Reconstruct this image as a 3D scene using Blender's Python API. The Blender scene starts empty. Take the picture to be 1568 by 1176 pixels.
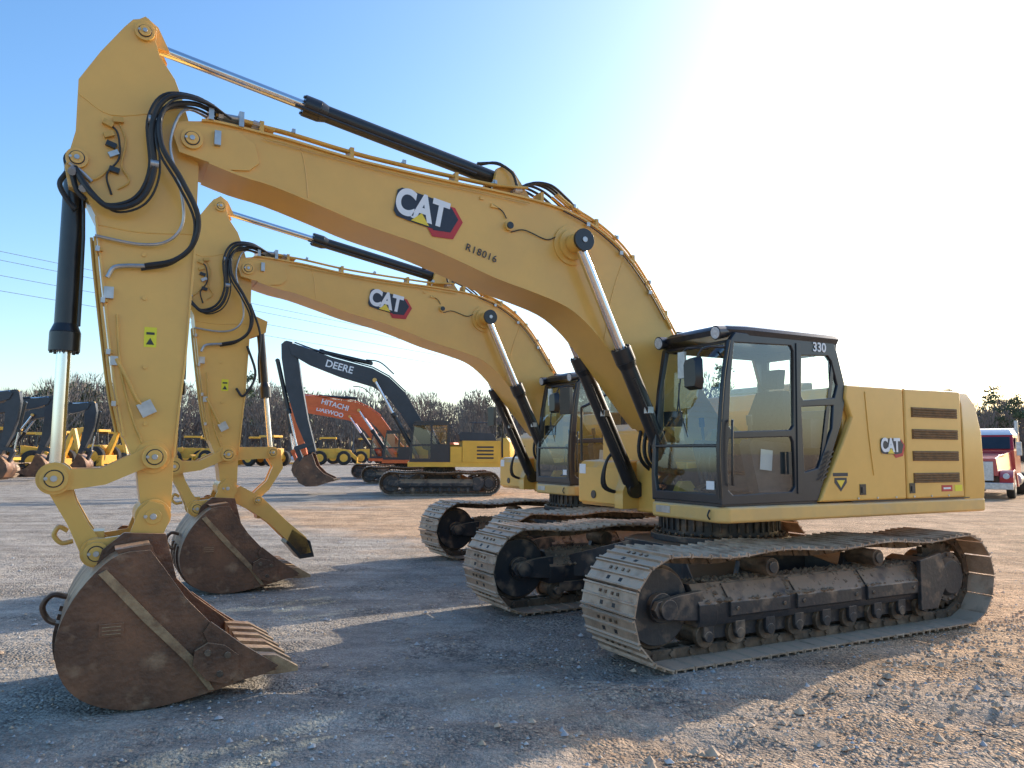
import bpy, bmesh, math, random
from mathutils import Vector, Matrix, noise
random.seed(11)
D=bpy.data; SC=bpy.context.scene
# ------------------------------------------------------------------ materials
def nd(nt,t,**k):
    n=nt.nodes.new(t)
    for a,b in k.items(): setattr(n,a,b)
    return n
def mat(name,c1,c2=None,scale=3.0,rough=.5,r2=None,metal=0,bump=0,bscale=40,coat=0,dust=None,damt=.5,detail=3,stretch=None,ramp=(.35,.65)):
    m=D.materials.new(name); m.use_nodes=True; nt=m.node_tree; p=nt.nodes['Principled BSDF']; L=nt.links
    tc=nd(nt,'ShaderNodeTexCoord'); src=tc.outputs['Object']
    if stretch:
        mp=nd(nt,'ShaderNodeMapping'); mp.inputs['Scale'].default_value=stretch; L.new(src,mp.inputs[0]); src=mp.outputs[0]
    if c2 is None: c2=tuple(x*.88 for x in c1)
    n=nd(nt,'ShaderNodeTexNoise'); n.inputs['Scale'].default_value=scale; n.inputs['Detail'].default_value=detail; n.inputs['Roughness'].default_value=.65
    L.new(src,n.inputs['Vector'])
    r=nd(nt,'ShaderNodeValToRGB'); e=r.color_ramp.elements
    e[0].position=ramp[0]; e[1].position=ramp[1]; e[0].color=(*c2,1); e[1].color=(*c1,1)
    L.new(n.outputs[0],r.inputs[0]); col=r.outputs[0]
    p.inputs['Roughness'].default_value=rough
    if r2 is not None:
        mr=nd(nt,'ShaderNodeMapRange'); mr.inputs[1].default_value=.3; mr.inputs[2].default_value=.7; mr.inputs[3].default_value=r2; mr.inputs[4].default_value=rough
        L.new(n.outputs[0],mr.inputs[0]); L.new(mr.outputs[0],p.inputs['Roughness'])
    p.inputs['Metallic'].default_value=metal; p.inputs['Coat Weight'].default_value=coat; p.inputs['Coat Roughness'].default_value=.12
    if dust:
        g=nd(nt,'ShaderNodeNewGeometry'); sx=nd(nt,'ShaderNodeSeparateXYZ'); L.new(g.outputs['Normal'],sx.inputs[0])
        n2=nd(nt,'ShaderNodeTexNoise'); n2.inputs['Scale'].default_value=5; n2.inputs['Detail'].default_value=5; L.new(src,n2.inputs['Vector'])
        a=nd(nt,'ShaderNodeMath',operation='MULTIPLY_ADD'); L.new(sx.outputs[2],a.inputs[0]); a.inputs[1].default_value=.45; L.new(n2.outputs[0],a.inputs[2])
        mr=nd(nt,'ShaderNodeMapRange'); mr.inputs[1].default_value=1-damt; mr.inputs[2].default_value=1.25-damt; L.new(a.outputs[0],mr.inputs[0])
        mx=nd(nt,'ShaderNodeMix',data_type='RGBA'); L.new(mr.outputs[0],mx.inputs[0]); L.new(col,mx.inputs[6]); mx.inputs[7].default_value=(*dust,1); col=mx.outputs[2]
    L.new(col,p.inputs['Base Color'])
    if bump:
        b=nd(nt,'ShaderNodeBump'); b.inputs['Strength'].default_value=bump; b.inputs['Distance'].default_value=.02
        n3=nd(nt,'ShaderNodeTexNoise'); n3.inputs['Scale'].default_value=bscale; n3.inputs['Detail'].default_value=2; L.new(src,n3.inputs['Vector'])
        L.new(n3.outputs[0],b.inputs['Height']); L.new(b.outputs[0],p.inputs['Normal'])
    return m
YEL=mat('yellow_paint',(.81,.455,.100),(.73,.405,.088),1.6,.42,.30,coat=.22,dust=(.56,.39,.21),damt=.20,detail=5)
YEL2=mat('yellow_paint_pipe',(.72,.40,.085),(.56,.32,.07),4,.45)
CREAM=mat('yellow_lower_trim',(.78,.47,.14),(.66,.41,.14),3,.45,dust=(.56,.42,.26),damt=.34)
DARK=mat('cab_dark_paint',(.024,.027,.034),(.018,.02,.026),3,.36,coat=.3)
BLK=mat('black_cylinder_paint',(.012,.012,.014),(.02,.02,.02),5,.35,coat=.2,dust=(.12,.10,.08),damt=.15)
RUB=mat('rubber_hose_and_hole_shade',(.015,.015,.017),(.025,.025,.025),10,.5)
CHR=mat('chrome_rod',(.75,.75,.76),(.68,.68,.7),3,.14,metal=1)
STE=mat('zinc_steel',(.55,.55,.55),(.4,.4,.4),8,.4,metal=.8)
RUST=mat('rusted_steel',(.24,.105,.050),(.06,.032,.021),1.9,.60,.38,metal=.15,bump=.4,bscale=26,dust=(.42,.25,.14),damt=.40,ramp=(.34,.68),detail=7)
RUSTL=mat('worn_rib_steel',(.42,.27,.14),(.22,.125,.065),8,.55,metal=.2,bump=.3,bscale=40)
SHOE=mat('track_shoe_steel',(.50,.345,.235),(.21,.135,.085),5,.6,.45,metal=.1,bump=.4,bscale=45,dust=(.56,.42,.30),damt=.48,ramp=(.25,.7),detail=5)
LINK=mat('track_link_steel',(.18,.115,.07),(.07,.05,.035),7,.7,metal=.3,bump=.3,bscale=40,dust=(.36,.25,.165),damt=.45)
UFR=mat('undercarriage_dusty_black',(.022,.024,.030),(.045,.040,.038),4,.45,dust=(.33,.215,.135),damt=.47,bump=.2,bscale=22)
MUD=mat('dried_mud',(.36,.24,.15),(.20,.13,.085),9,.95)
CW=mat('louver_dark',(.24,.12,.04),(.15,.08,.03),20,.7)
INT=mat('cab_interior_grey',(.08,.08,.085),(.05,.05,.055),6,.7)
SEAT=mat('seat_fabric',(.03,.03,.033),(.05,.05,.05),30,.9)
WHT=mat('white_decal',(.8,.8,.8),(.78,.78,.78),3,.4)
NAVY=mat('decal_navy',(.02,.024,.04),(.025,.03,.045),30,.4)
RED=mat('decal_red',(.55,.03,.03),(.45,.03,.03),3,.4)
YDEC=mat('decal_yellow',(.85,.62,.05),(.8,.58,.05),3,.4)
YGR=mat('warning_label',(.80,.72,.03),(.74,.66,.03),3,.4)
TIRE=mat('tire_rubber',(.02,.02,.02),(.04,.035,.03),10,.8)
LENS=mat('lamp_lens',(.7,.7,.7),(.5,.5,.5),40,.1)
ORG=mat('orange_paint',(.80,.15,.03),(.7,.12,.025),2,.45)
DGR=mat('dark_grey_boom_paint',(.04,.044,.054),(.03,.033,.04),2,.4)
BYEL=mat('bright_yellow_paint',(.88,.46,.05),(.78,.40,.045),2,.45)
TRED=mat('truck_red_paint',(.5,.02,.03),(.42,.015,.022),2,.3,coat=.6)
TBLU=mat('truck_grey_and_reflection',(.62,.64,.67),(.55,.57,.6),2,.3,coat=.6)
def glass():
    m=D.materials.new('tinted_glass'); m.use_nodes=True; nt=m.node_tree; nt.nodes.remove(nt.nodes['Principled BSDF']); o=nt.nodes['Material Output']
    t=nd(nt,'ShaderNodeBsdfTransparent'); t.inputs[0].default_value=(.80,.89,.88,1)
    g=nd(nt,'ShaderNodeBsdfGlossy'); g.inputs['Roughness'].default_value=.02; g.inputs[0].default_value=(.9,.95,1,1)
    f=nd(nt,'ShaderNodeLayerWeight'); f.inputs[0].default_value=.5
    pw=nd(nt,'ShaderNodeMath',operation='POWER'); pw.inputs[1].default_value=4; nt.links.new(f.outputs['Facing'],pw.inputs[0])
    mr=nd(nt,'ShaderNodeMapRange'); mr.inputs[3].default_value=.12; mr.inputs[4].default_value=.9; nt.links.new(pw.outputs[0],mr.inputs[0])
    mx=nd(nt,'ShaderNodeMixShader'); nt.links.new(mr.outputs[0],mx.inputs[0]); nt.links.new(t.outputs[0],mx.inputs[1]); nt.links.new(g.outputs[0],mx.inputs[2]); nt.links.new(mx.outputs[0],o.inputs[0])
    return m
GLS=glass()
# ------------------------------------------------------------------ mesh builder
def catmull(P,n=6):
    P=[Vector(p) for p in P]; Q=[P[0]*2-P[1]]+P+[P[-1]*2-P[-2]]; out=[]
    for i in range(1,len(Q)-2):
        a,b,c,d=Q[i-1:i+3]
        for k in range(n):
            t=k/n; out.append(.5*((2*b)+(c-a)*t+(2*a-5*b+4*c-d)*t*t+(3*b-a-3*c+d)*t**3))
    out.append(P[-1]); return out
class MB:
    def __init__(s): s.v=[];s.f=[];s.mi=[];s.ms=[]
    def add(s,vs,fs,m):
        if m not in s.ms: s.ms.append(m)
        i=s.ms.index(m); o=len(s.v); s.v+=[tuple(v) for v in vs]
        for f in fs: s.f.append([o+j for j in f]); s.mi.append(i)
    def loft(s,rings,m,cap=True):
        n=len(rings[0]); vs=[v for r in rings for v in r]; fs=[]
        for k in range(len(rings)-1):
            for i in range(n): j=(i+1)%n; fs.append([k*n+i,k*n+j,(k+1)*n+j,(k+1)*n+i])
        if cap: fs+= [list(range(n)),[ (len(rings)-1)*n+i for i in range(n)][::-1]]
        s.add(vs,fs,m)
    def prism(s,P,y0,y1,m): s.loft([[(x,y0,z) for x,z in P],[(x,y1,z) for x,z in P]],m)
    def prismX(s,P,x0,x1,m): s.loft([[(x0,y,z) for y,z in P],[(x1,y,z) for y,z in P]],m)
    def prismZ(s,P,z0,z1,m): s.loft([[(x,y,z0) for x,y in P],[(x,y,z1) for x,y in P]],m)
    def box(s,x0,x1,y0,y1,z0,z1,m): s.prism([(x0,z0),(x1,z0),(x1,z1),(x0,z1)],y0,y1,m)
    def obox(s,c,sz,M,m):
        c=Vector(c); vs=[]
        for a in(-.5,.5):
            for b in((-.5,-.5),(.5,-.5),(.5,.5),(-.5,.5)):
                vs.append(c+M@Vector((b[0]*sz[0],b[1]*sz[1],a*sz[2])))
        s.add(vs,[[0,1,2,3],[4,5,6,7],[0,1,5,4],[1,2,6,5],[2,3,7,6],[3,0,4,7]],m)
    def cyl(s,p0,p1,r0,m,r1=None,n=24):
        p0=Vector(p0);p1=Vector(p1); r1=r0 if r1 is None else r1
        q=(p1-p0).to_track_quat('Z','Y'); R=[]
        for p,r in((p0,r0),(p1,r1)): R.append([p+q@Vector((r*math.cos(2*math.pi*i/n),r*math.sin(2*math.pi*i/n),0)) for i in range(n)])
        s.loft(R,m)
    def tube(s,P,r,m,n=8,sm=6):
        P=catmull(P,sm) if sm else [Vector(p) for p in P]; R=[]
        up=Vector((0,1,0))
        for i,p in enumerate(P):
            t=(P[min(i+1,len(P)-1)]-P[max(i-1,0)]).normalized()
            u=(up-t*up.dot(t))
            if u.length<.1: u=Vector((1,0,0))-t*t.x
            u.normalize(); w=t.cross(u); up=u
            R.append([p+r*(u*math.cos(2*math.pi*k/n)+w*math.sin(2*math.pi*k/n)) for k in range(n)])
        s.loft(R,m)
    def cap(s,p0,p1,w0,w1,y0,y1,m,n=10):
        a=math.atan2(p1[1]-p0[1],p1[0]-p0[0]); P=[]
        for k in range(n+1): t=a+math.pi/2+math.pi*k/n; P.append((p0[0]+w0*math.cos(t),p0[1]+w0*math.sin(t)))
        for k in range(n+1): t=a-math.pi/2+math.pi*k/n; P.append((p1[0]+w1*math.cos(t),p1[1]+w1*math.sin(t)))
        s.prism(P,y0,y1,m)
    def panel(s,outer,holes,fm,m):
        bm=bmesh.new(); loops=[]
        for lp in [outer]+holes:
            vs=[bm.verts.new((u,v,0)) for u,v in lp]; loops.append(vs)
            for i in range(len(vs)): bm.edges.new((vs[i],vs[(i+1)%len(vs)]))
        bmesh.ops.triangle_fill(bm,use_beauty=True,use_dissolve=False,edges=bm.edges[:],normal=(0,0,1))
        bm.verts.index_update(); N=len(bm.verts); co=[(v.co.x,v.co.y) for v in bm.verts]
        vs=[fm(u,v,0) for u,v in co]+[fm(u,v,1) for u,v in co]; fs=[]
        for f in bm.faces:
            ix=[v.index for v in f.verts]; fs.append(ix); fs.append([N+i for i in ix[::-1]])
        for lp in loops:
            for i in range(len(lp)):
                a=lp[i].index;b=lp[(i+1)%len(lp)].index; fs.append([a,b,N+b,N+a])
        bm.free(); s.add(vs,fs,m)
    def obj(s,name,parent=None,bevel=0,ang=35,seg=2):
        me=D.meshes.new(name); me.from_pydata(s.v,[],s.f)
        for m in s.ms: me.materials.append(m)
        me.polygons.foreach_set('material_index',s.mi)
        bm=bmesh.new(); bm.from_mesh(me); bmesh.ops.recalc_face_normals(bm,faces=bm.faces[:]); bm.to_mesh(me); bm.free()
        me.polygons.foreach_set('use_smooth',[True]*len(me.polygons)); me.set_sharp_from_angle(angle=math.radians(ang)); me.update()
        o=D.objects.new(name,me); SC.collection.objects.link(o)
        if parent: o.parent=parent
        if bevel:
            b=o.modifiers.new('bevel','BEVEL'); b.width=bevel; b.segments=seg; b.limit_method='ANGLE'; b.angle_limit=math.radians(38); b.harden_normals=True
        return o
def empty(name,loc=(0,0,0),yaw=0,sc=1):
    e=D.objects.new(name,None); SC.collection.objects.link(e); e.location=loc; e.rotation_euler=(0,0,yaw); e.scale=(sc,)*3; e.empty_display_size=.3; return e
def clone(objs,parent):
    r=[]
    for o in objs:
        c=o.copy(); SC.collection.objects.link(c); c.parent=parent; r.append(c)
    return r
def text(name,body,size,pos,parent,m,tilt=0,ext=.002,offset=0,space=1,ysc=1,shear=0):
    cu=D.curves.new(name,'FONT'); cu.body=body; cu.size=size; cu.extrude=ext; cu.offset=offset; cu.align_x='CENTER'; cu.align_y='CENTER'; cu.space_character=space; cu.shear=shear
    o=D.objects.new(name,cu); SC.collection.objects.link(o)
    dg=bpy.context.evaluated_depsgraph_get(); me=D.meshes.new_from_object(o.evaluated_get(dg)); me.name=name
    D.objects.remove(o); me.materials.clear(); me.materials.append(m)
    M=Matrix(((-1,0,0),(0,0,1),(0,1,0))).to_4x4()
    M=Matrix.Translation(pos)@M@Matrix.Rotation(tilt,4,'Z')@Matrix.Diagonal((1,ysc,1,1))
    me.transform(M); o=D.objects.new(name,me); SC.collection.objects.link(o); o.parent=parent; return o
def logo(parent,x,z,y,w,tilt,pre):
    out=[]
    def T(u,v):
        c,s_=math.cos(tilt),math.sin(tilt); uu=u*c-v*s_; vv=u*s_+v*c; return (x-uu*w,z+vv*w)
    b=MB()
    hexo=[(.12,.22),(.58,.26),(.80,.02),(.66,-.38),(.22,-.46),(-.02,-.18)]
    b.prism([T(*p) for p in hexo],y,y+.002,RED)
    cx,cy=.37,-.03
    b.prism([T(cx+(p[0]-cx)*.82-.03,cy+(p[1]-cy)*.78+.035) for p in hexo],y+.002,y+.004,NAVY)
    back=[(-.64,.22),(-.56,.29),(.42,.29),(.48,.24),(.46,.14),(.34,.10),(.34,-.26),(.24,-.31),(-.30,-.31),(-.56,-.29),(-.64,-.20)]
    b.prism([T(*p) for p in back],y+.004,y+.0055,NAVY)
    out.append(b.obj(pre+'_badge',parent))
    p=T(-.09,.01)
    o=text(pre+'_letters','CAT',w*.57,(p[0],y+.008,p[1]),parent,WHT,tilt=tilt,offset=.023*w,space=.95,ysc=1.24,ext=.001); out.append(o)
    b=MB(); b.prism([T(*q) for q in [(-.27,-.29),(-.08,-.08),(.11,-.29)]],y+.010,y+.0115,YDEC); out.append(b.obj(pre+'_triangle',parent))
    return out
# ------------------------------------------------------------------ undercarriage (built once, shared)
def track_mesh(side,parent):
    b=MB(); yc=side*1.295; hw=.395; R=.46; zc=.49; L=8+2*math.pi*R; N=50; pit=L/N
    def path(s):
        s%=L
        if s<4: return 2-s,zc-R,-math.pi/2
        s-=4
        if s<math.pi*R: a=-math.pi/2-s/R; return -2+R*math.cos(a),zc+R*math.sin(a),a
        s-=math.pi*R
        if s<4:
            x=-2+s; e=[-2,-.75,.75,2]; dz=0
            for i in range(3):
                if e[i]<=x<=e[i+1]: dz=-.035*(1-math.cos(2*math.pi*(x-e[i])/(e[i+1]-e[i])))/2
            return x,zc+R+dz,math.pi/2
        s-=4; a=math.pi/2-s/R; return 2+R*math.cos(a),zc+R*math.sin(a),a
    prof=[(-.109,0),(-.109,.034),(-.095,.036),(-.088,.013),(-.013,.013),(-.008,.034),(.006,.034),(.012,.013),(.086,.013),(.096,.032),(.108,.028),(.108,-.010),(.094,0)]
    for k in range(N):
        s0=k*pit+.05; x,z,a=path(s0); x2,z2,_=path(s0+.02); x1,z1,_=path(s0-.02)
        t=Vector((x2-x1,0,z2-z1)).normalized(); n=Vector((-t.z,0,t.x));
        if n.dot(Vector((math.cos(a),0,math.sin(a))))<0: n=-n
        yj=random.uniform(-.004,.004)
        def W(tt,y,nn): return Vector((x,yc+y+yj,z))+t*tt+n*nn
        sc=.97
        b.loft([[W(p[0]*sc,-hw,p[1]) for p in prof],[W(p[0]*sc,hw,p[1]) for p in prof]],SHOE)
        def bx(t0,t1,y0,y1,n0,n1,m):
            b.loft([[W(t0,y0,n0),W(t1,y0,n0),W(t1,y0,n1),W(t0,y0,n1)],[W(t0,y1,n0),W(t1,y1,n0),W(t1,y1,n1),W(t0,y1,n1)]],m)
        for y in(-.13,-.05,.05,.13): bx(-.062,-.035,y-.012,y+.012,.012,.026,LINK)
        for y in(-.09,.09): bx(.030,.066,y-.022,y+.022,.0125,.0148,RUB)  # dark raised plates stand in for the shade inside the mud holes
        for y in(-.085,.085):
            bx(-.112,.085,y-.022,y+.022,-.085,-.001,LINK)
        b.cyl(W(.09,-.125,-.045),W(.09,.125,-.045),.03,LINK,n=8)
    return b.obj('track_chain',parent,ang=30)
def undercarriage(parent):
    objs=[track_mesh(1,parent),track_mesh(-1,parent)]
    for side in(1,-1):
        b=MB(); yc=side*1.295; f=side
        prof=[(-.20,.30),(.20,.30),(.23,.36),(.23,.50),(.10,.665),(-.10,.665),(-.23,.50),(-.23,.36)]
        b.prismX([(yc+f*p[0],p[1]) for p in prof],-1.55,1.55,UFR)
        for x0,x1 in((-1.35,-.55),(-.45,.45),(.55,1.3)):
            b.prismX([(yc+f*.225,.36),(yc+f*.262,.38),(yc+f*.262,.50),(yc+f*.235,.53),(yc+f*.13,.655),(yc+f*.10,.64)],x0,x1,UFR)
            for xx in(x0+.08,x1-.08): b.cyl((xx,yc+f*.26,.44),(xx,yc+f*.275,.44),.022,LINK,n=6)
        b.box(-1.5,1.5,yc+f*.10-.02,yc+f*.10+.02,.16,.31,UFR); b.box(-1.5,1.5,yc-f*.20-.015,yc-f*.20+.015,.19,.31,UFR)
        b.prismX([(yc+f*p[0]*1.1,p[1]+.0) for p in prof],1.45,1.66,UFR)
        for yy in(-.20,.20):
            b.prism([(1.6,.36),(1.6,.62),(1.85,.60),(2.1,.56),(2.14,.49),(2.1,.42),(1.85,.38)],yc+yy-.03,yc+yy+.03,UFR)
            b.cyl((2.0,yc+yy*1.0,.49),(2.0,yc+yy*1.32,.49),.09,UFR)
        b.cyl((2.0,yc-.05,.49),(2.0,yc+.05,.49),.372,LINK,n=48)
        b.cyl((2.0,yc-.10,.49),(2.0,yc+.10,.49),.335,UFR,n=40); b.cyl((2.0,yc-.16,.49),(2.0,yc+.16,.49),.13,UFR)
        P=[]
        for i in range(23*4):
            a=2*math.pi*i/92; r=.40 if i%4 in(1,2) else .345; P.append((-2+r*math.cos(a),.49+r*math.sin(a)))
        b.prism(P,yc-.035,yc+.035,LINK)
        b.cyl((-2,yc-.24,.49),(-2,yc+.16,.49),.27,UFR,n=36); b.cyl((-2,yc+f*.14,.49),(-2,yc+f*.22,.49),.22,UFR,r1=.18,n=36)
        for i in range(12):
            a=2*math.pi*i/12; b.cyl((-2+.24*math.cos(a),yc+f*.15,.49+.24*math.sin(a)),(-2+.24*math.cos(a),yc+f*.18,.49+.24*math.sin(a)),.018,LINK,n=6)
        b.prism([(-1.75,.30),(-1.5,.30),(-1.5,.68),(-1.62,.72),(-1.8,.66)],yc-.25,yc+.25,UFR)
        b.prism([(-1.62,.2),(-1.35,.2),(-1.35,.72),(-1.7,.78),(-1.82,.5)],yc+f*.24,yc+f*.29,UFR)
        for i in range(9):
            x=-1.52+i*.38
            b.cyl((x,yc-.16,.205),(x,yc+.16,.205),.085,LINK,n=20)
            for q in(-1,1): b.cyl((x,yc+q*.11,.205),(x,yc+q*.165,.205),.108,LINK,n=20); b.cyl((x,yc+q*.16,.205),(x,yc+q*.215,.205),.05,UFR,n=12)
            b.box(x-.06,x+.06,yc+f*.17,yc+f*.21,.2,.32,UFR)
        for x in(-.75,.75):
            b.cyl((x,yc-f*.11,.775),(x,yc+f*.24,.775),.085,LINK,n=24)
            b.cyl((x,yc+f*.24,.775),(x,yc+f*.26,.775),.055,UFR,n=16)
            b.prism([(x-.1,.62),(x+.1,.62),(x+.04,.79),(x-.04,.79)],yc-.2,yc-.13,UFR)
        objs.append(b.obj('track_frame',parent,bevel=.008))
        b=MB()
        for i in range(1000):
            x=random.uniform(-1.5,1.6); yy=random.uniform(-.26,.26); zz=.665 if abs(yy)<.1 else .665-(abs(yy)-.1)*1.25
            if abs(yy)>.2: zz=.52
            r=random.uniform(.010,.045); 
            vs=[Vector((x,yc+yy,zz))+Vector(d)*r*random.uniform(.6,1.2) for d in((1,0,0),(0,1,0),(-1,0,0),(0,-1,0),(0,0,.7),(0,0,-.7))]
            b.add(vs,[[0,1,4],[1,2,4],[2,3,4],[3,0,4],[1,0,5],[2,1,5],[3,2,5],[0,3,5]],MUD)
        objs.append(b.obj('dried_mud',parent,ang=20))
    b=MB()
    b.prismZ([(-.95,-.55),(-.6,-.8),(.6,-.8),(.95,-.55),(.95,.55),(.6,.8),(-.6,.8),(-.95,.55)],.50,.86,UFR)
    for sx in(1,-1):
        for sy in(1,-1):
            b.loft([[(sx*.35,sy*.6,.42),(sx*.95,sy*.45,.42),(sx*.95,sy*.45,.84),(sx*.35,sy*.6,.84)],[(sx*.75,sy*1.12,.36),(sx*1.35,sy*1.12,.36),(sx*1.35,sy*1.12,.62),(sx*.75,sy*1.12,.62)]],UFR)
    b.cyl((0,0,.86),(0,0,.93),.78,UFR,n=60); b.cyl((0,0,.93),(0,0,1.18),.66,UFR,n=60)
    for i in range(44):
        a=2*math.pi*i/44; b.box(.72*math.cos(a)-.016,.72*math.cos(a)+.016,.72*math.sin(a)-.016,.72*math.sin(a)+.016,.93,.965,LINK)
        b.box(.675*math.cos(a)-.012,.675*math.cos(a)+.012,.675*math.sin(a)-.012,.675*math.sin(a)+.012,.98,1.12,UFR)
    objs.append(b.obj('carbody',parent,bevel=.01))
    return objs
# ------------------------------------------------------------------ main excavator
def cylinder(b,p0,p1,split,rr,rb,rg,mb=BLK,mr=CHR,eye=.09,ew=.08,y=0):
    p0=Vector((p0[0],y,p0[1])); p1=Vector((p1[0],y,p1[1])); d=(p1-p0); L=d.length; d.normalize(); g=p0+d*L*split
    b.cyl(p0+d*.06,g,rr,mr); b.cyl(g,p1-d*.05,rb,mb,n=28); b.cyl(g-d*.02,g+d*.13,rg,mb,n=28); b.cyl(g+d*.13,g+d*.20,rg,mb,r1=rb,n=28)
    for i in range(8):
        a=2*math.pi*i/8; q=d.to_track_quat('Z','Y'); o=q@Vector((rg*.82*math.cos(a),rg*.82*math.sin(a),0)); b.cyl(g-d*.035+o,g+d*.0+o,.014,mb,n=6)
    for p,m in((p0,YEL),(p1,mb)):
        b.cyl(p+Vector((0,-ew,0)),p+Vector((0,ew,0)),eye,m if p is p1 else YEL)
def pinboss(b,x,z,y,r,f=1,m=YEL):
    b.cyl((x,y,z),(x,y+f*.03,z),r,m); b.cyl((x,y+f*.03,z),(x,y+f*.034,z),r*.70,BLK); b.cyl((x,y+f*.03,z),(x,y+f*.045,z),r*.60,m); b.cyl((x,y+f*.045,z),(x,y+f*.055,z),r*.25,STE,n=8)
    b.cyl((x+r*.55,y+f*.03,z),(x+r*.55,y+f*.05,z),r*.15,STE,n=6)
def excavator(parent):
    O=[]
    b=MB()
    b.prismZ([(1.30,.42),(1.30,1.38),(1.22,1.47),(-2.75,1.47),(-2.75,-1.47),(.95,-1.47),(.95,-.5),(.6,-.42),(.6,.42)],1.19,1.345,CREAM)
    b.box(-2.3,.85,-.45,.45,1.16,1.75,YEL)
    b.prism([(-.35,1.36),(.62,1.36),(.62,2.1),(.5,2.2),(-.35,2.25)],-1.47,-.5,YEL)
    b.prism([(.63,1.22),(1.0,1.22),(1.0,1.66),(.94,1.74),(.63,1.76)],-1.46,-.55,YEL)
    b.prism([(-2.36,1.36),(-.5,1.36),(-.42,2.35),(-.55,2.56),(-2.36,2.58)],-1.46,1.40,YEL)
    b.prism([(-.95,2.57),(-.62,2.57),(-.7,2.66),(-.95,2.68)],-.5,.6,DARK)
    O.append(b.obj('house_body',parent,bevel=.03,seg=3))
    b=MB()
    b.prism([(.02,1.36),(-1.325,1.36),(-1.325,2.56),(-.42,2.56),(-.40,2.42),(-.49,2.22),(-.38,2.02)],1.40,1.475,YEL)
    b.prism([(-1.345,1.36),(-2.345,1.36),(-2.345,2.57),(-1.345,2.56)],1.40,1.475,YEL)
    O.append(b.obj('side_door_panels',parent,bevel=.022,seg=3))
    b=MB()
    for z0,z1 in((2.25,2.36),(2.01,2.12),(1.77,1.88),(1.53,1.64)):
        b.box(-1.45,-2.26,1.474,1.479,z0,z1,CW)
        for k in range(4):
            zz=z0+.012+k*(z1-z0)/4; b.prismX([(1.479,zz),(1.490,zz-.008),(1.490,zz+.002),(1.479,zz+.012)],-2.25,-1.46,CW)
    for x in(-.62,-1.42): b.box(x-.045,x+.045,1.474,1.482,1.42,1.53,BLK); b.box(x-.02,x+.02,1.482,1.49,1.44,1.50,DARK)
    b.box(-1.93,-2.12,1.474,1.478,1.43,1.50,RED); b.box(-1.96,-2.09,1.478,1.479,1.455,1.475,WHT); b.box(-2.17,-2.30,1.474,1.478,1.43,1.50,YGR)
    b.prism([(-.20,1.60),(-.38,1.60),(-.38,1.55),(-.29,1.46),(-.20,1.55)],1.474,1.478,NAVY); b.prism([(-.23,1.575),(-.35,1.575),(-.29,1.50)],1.478,1.480,YDEC); b.box(-.18,-.40,1.474,1.478,1.615,1.65,NAVY)
    for k in range(6): b.obox((-.045-.022*k,1.478,1.60+.05*k),(.09,.008,.015),Matrix.Rotation(.5,3,'Y'),DARK)
    for i in range(6): b.cyl((-.55-.3*i,1.474,1.385),(-.55-.3*i,1.482,1.385),.012,STE,n=6)
    b.box(-2.44,-.45,1.470,1.473,1.348,1.358,DARK)
    b.tube([(-.70,1.479,2.50),(-.74,1.479,2.05),(-.80,1.479,1.62)],.005,YEL,n=6,sm=3)
    O.append(b.obj('side_vents_and_latches',parent))
    b=MB(); rings=[]
    for z,ins,sh in((1.19,.10,.0),(1.25,.02,0),(1.5,0,0),(2.1,0,.02),(2.42,.01,.07),(2.56,.05,.12),(2.61,.14,.18)):
        R=[(-2.365,-1.475+ins),(-2.365,1.475-ins)]
        for k in range(13):
            a=math.radians(28.2)-k*math.radians(56.4)/12; rr=3.12-ins-sh
            yy=rr*math.sin(a)*1.0; yy=max(-1.475+ins,min(1.475-ins,yy)); R.append((-rr*math.cos(a)*1.0,yy))
        rings.append([(p[0],p[1],z) for p in R])
    b.loft(rings,YEL)
    O.append(b.obj('counterweight',parent,bevel=.015,ang=45))
    b=MB()
    for y in(-.36,.36): b.prism([(-.3,1.3),(.75,1.3),(.75,1.5),(.42,2.1),(.1,2.15),(-.1,2.0)],y-.035,y+.035,YEL); 
    for y in(-.47,.47): b.prism([(.7,1.2),(1.08,1.2),(1.08,1.4),(1.0,1.55),(.88,1.55),(.7,1.35)],y-.08,y+.08,YEL)
    b.cyl((.2,-.42,1.95),(.2,.42,1.95),.08,STE)
    b.tube([(.98,-1.40,1.74),(.98,-1.40,2.35),(.9,-1.40,2.45),(.2,-1.40,2.75),(-.3,-1.40,2.75),(-.3,-1.40,2.25)],.018,BLK,sm=3)
    b.obox((1.15,-1.5,2.5),(.06,.18,.34),Matrix.Rotation(.2,3,'Z'),BLK)
    b.box(.2,.75,-.3,.3,1.4,1.62,DARK)
    for i in range(5): b.tube([(.55,-.2+.1*i,1.5),(.95,-.2+.1*i,1.75),(.95,-.2+.1*i,2.1),(.75,-.16+.08*i,2.5)],.022,RUB)
    for i in range(3): b.tube([(.9,-.52-.04*i,1.35),(1.2,-.55-.03*i,1.45),(1.22,-.5,1.75),(1.03,-.46,1.95)],.018,RUB)
    b.box(.90,.97,-1.462,-1.4,1.5,1.55,BLK); b.cyl((1.0,-1.1,1.33),(1.012,-1.1,1.33),.05,DARK); b.box(1.0,1.004,-1.42,-1.28,1.58,1.70,WHT)
    O.append(b.obj('boom_foot_bracket',parent,bevel=.008))
    # ---------------- cab
    b=MB(); y1=1.45; y0=.42
    side=[(1.29,1.36),(1.30,1.62),(1.275,2.05),(1.22,2.5),(1.14,2.93),(1.08,3.0),(-.28,3.02),(-.33,2.90),(-.43,2.58),(-.43,2.40),(-.36,2.15),(.02,1.37)]
    win_up=[(1.095,2.90),(.34,2.92),(.31,2.87),(.33,2.12),(.37,2.08),(1.13,2.05),(1.18,2.1),(1.15,2.5)]
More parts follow.
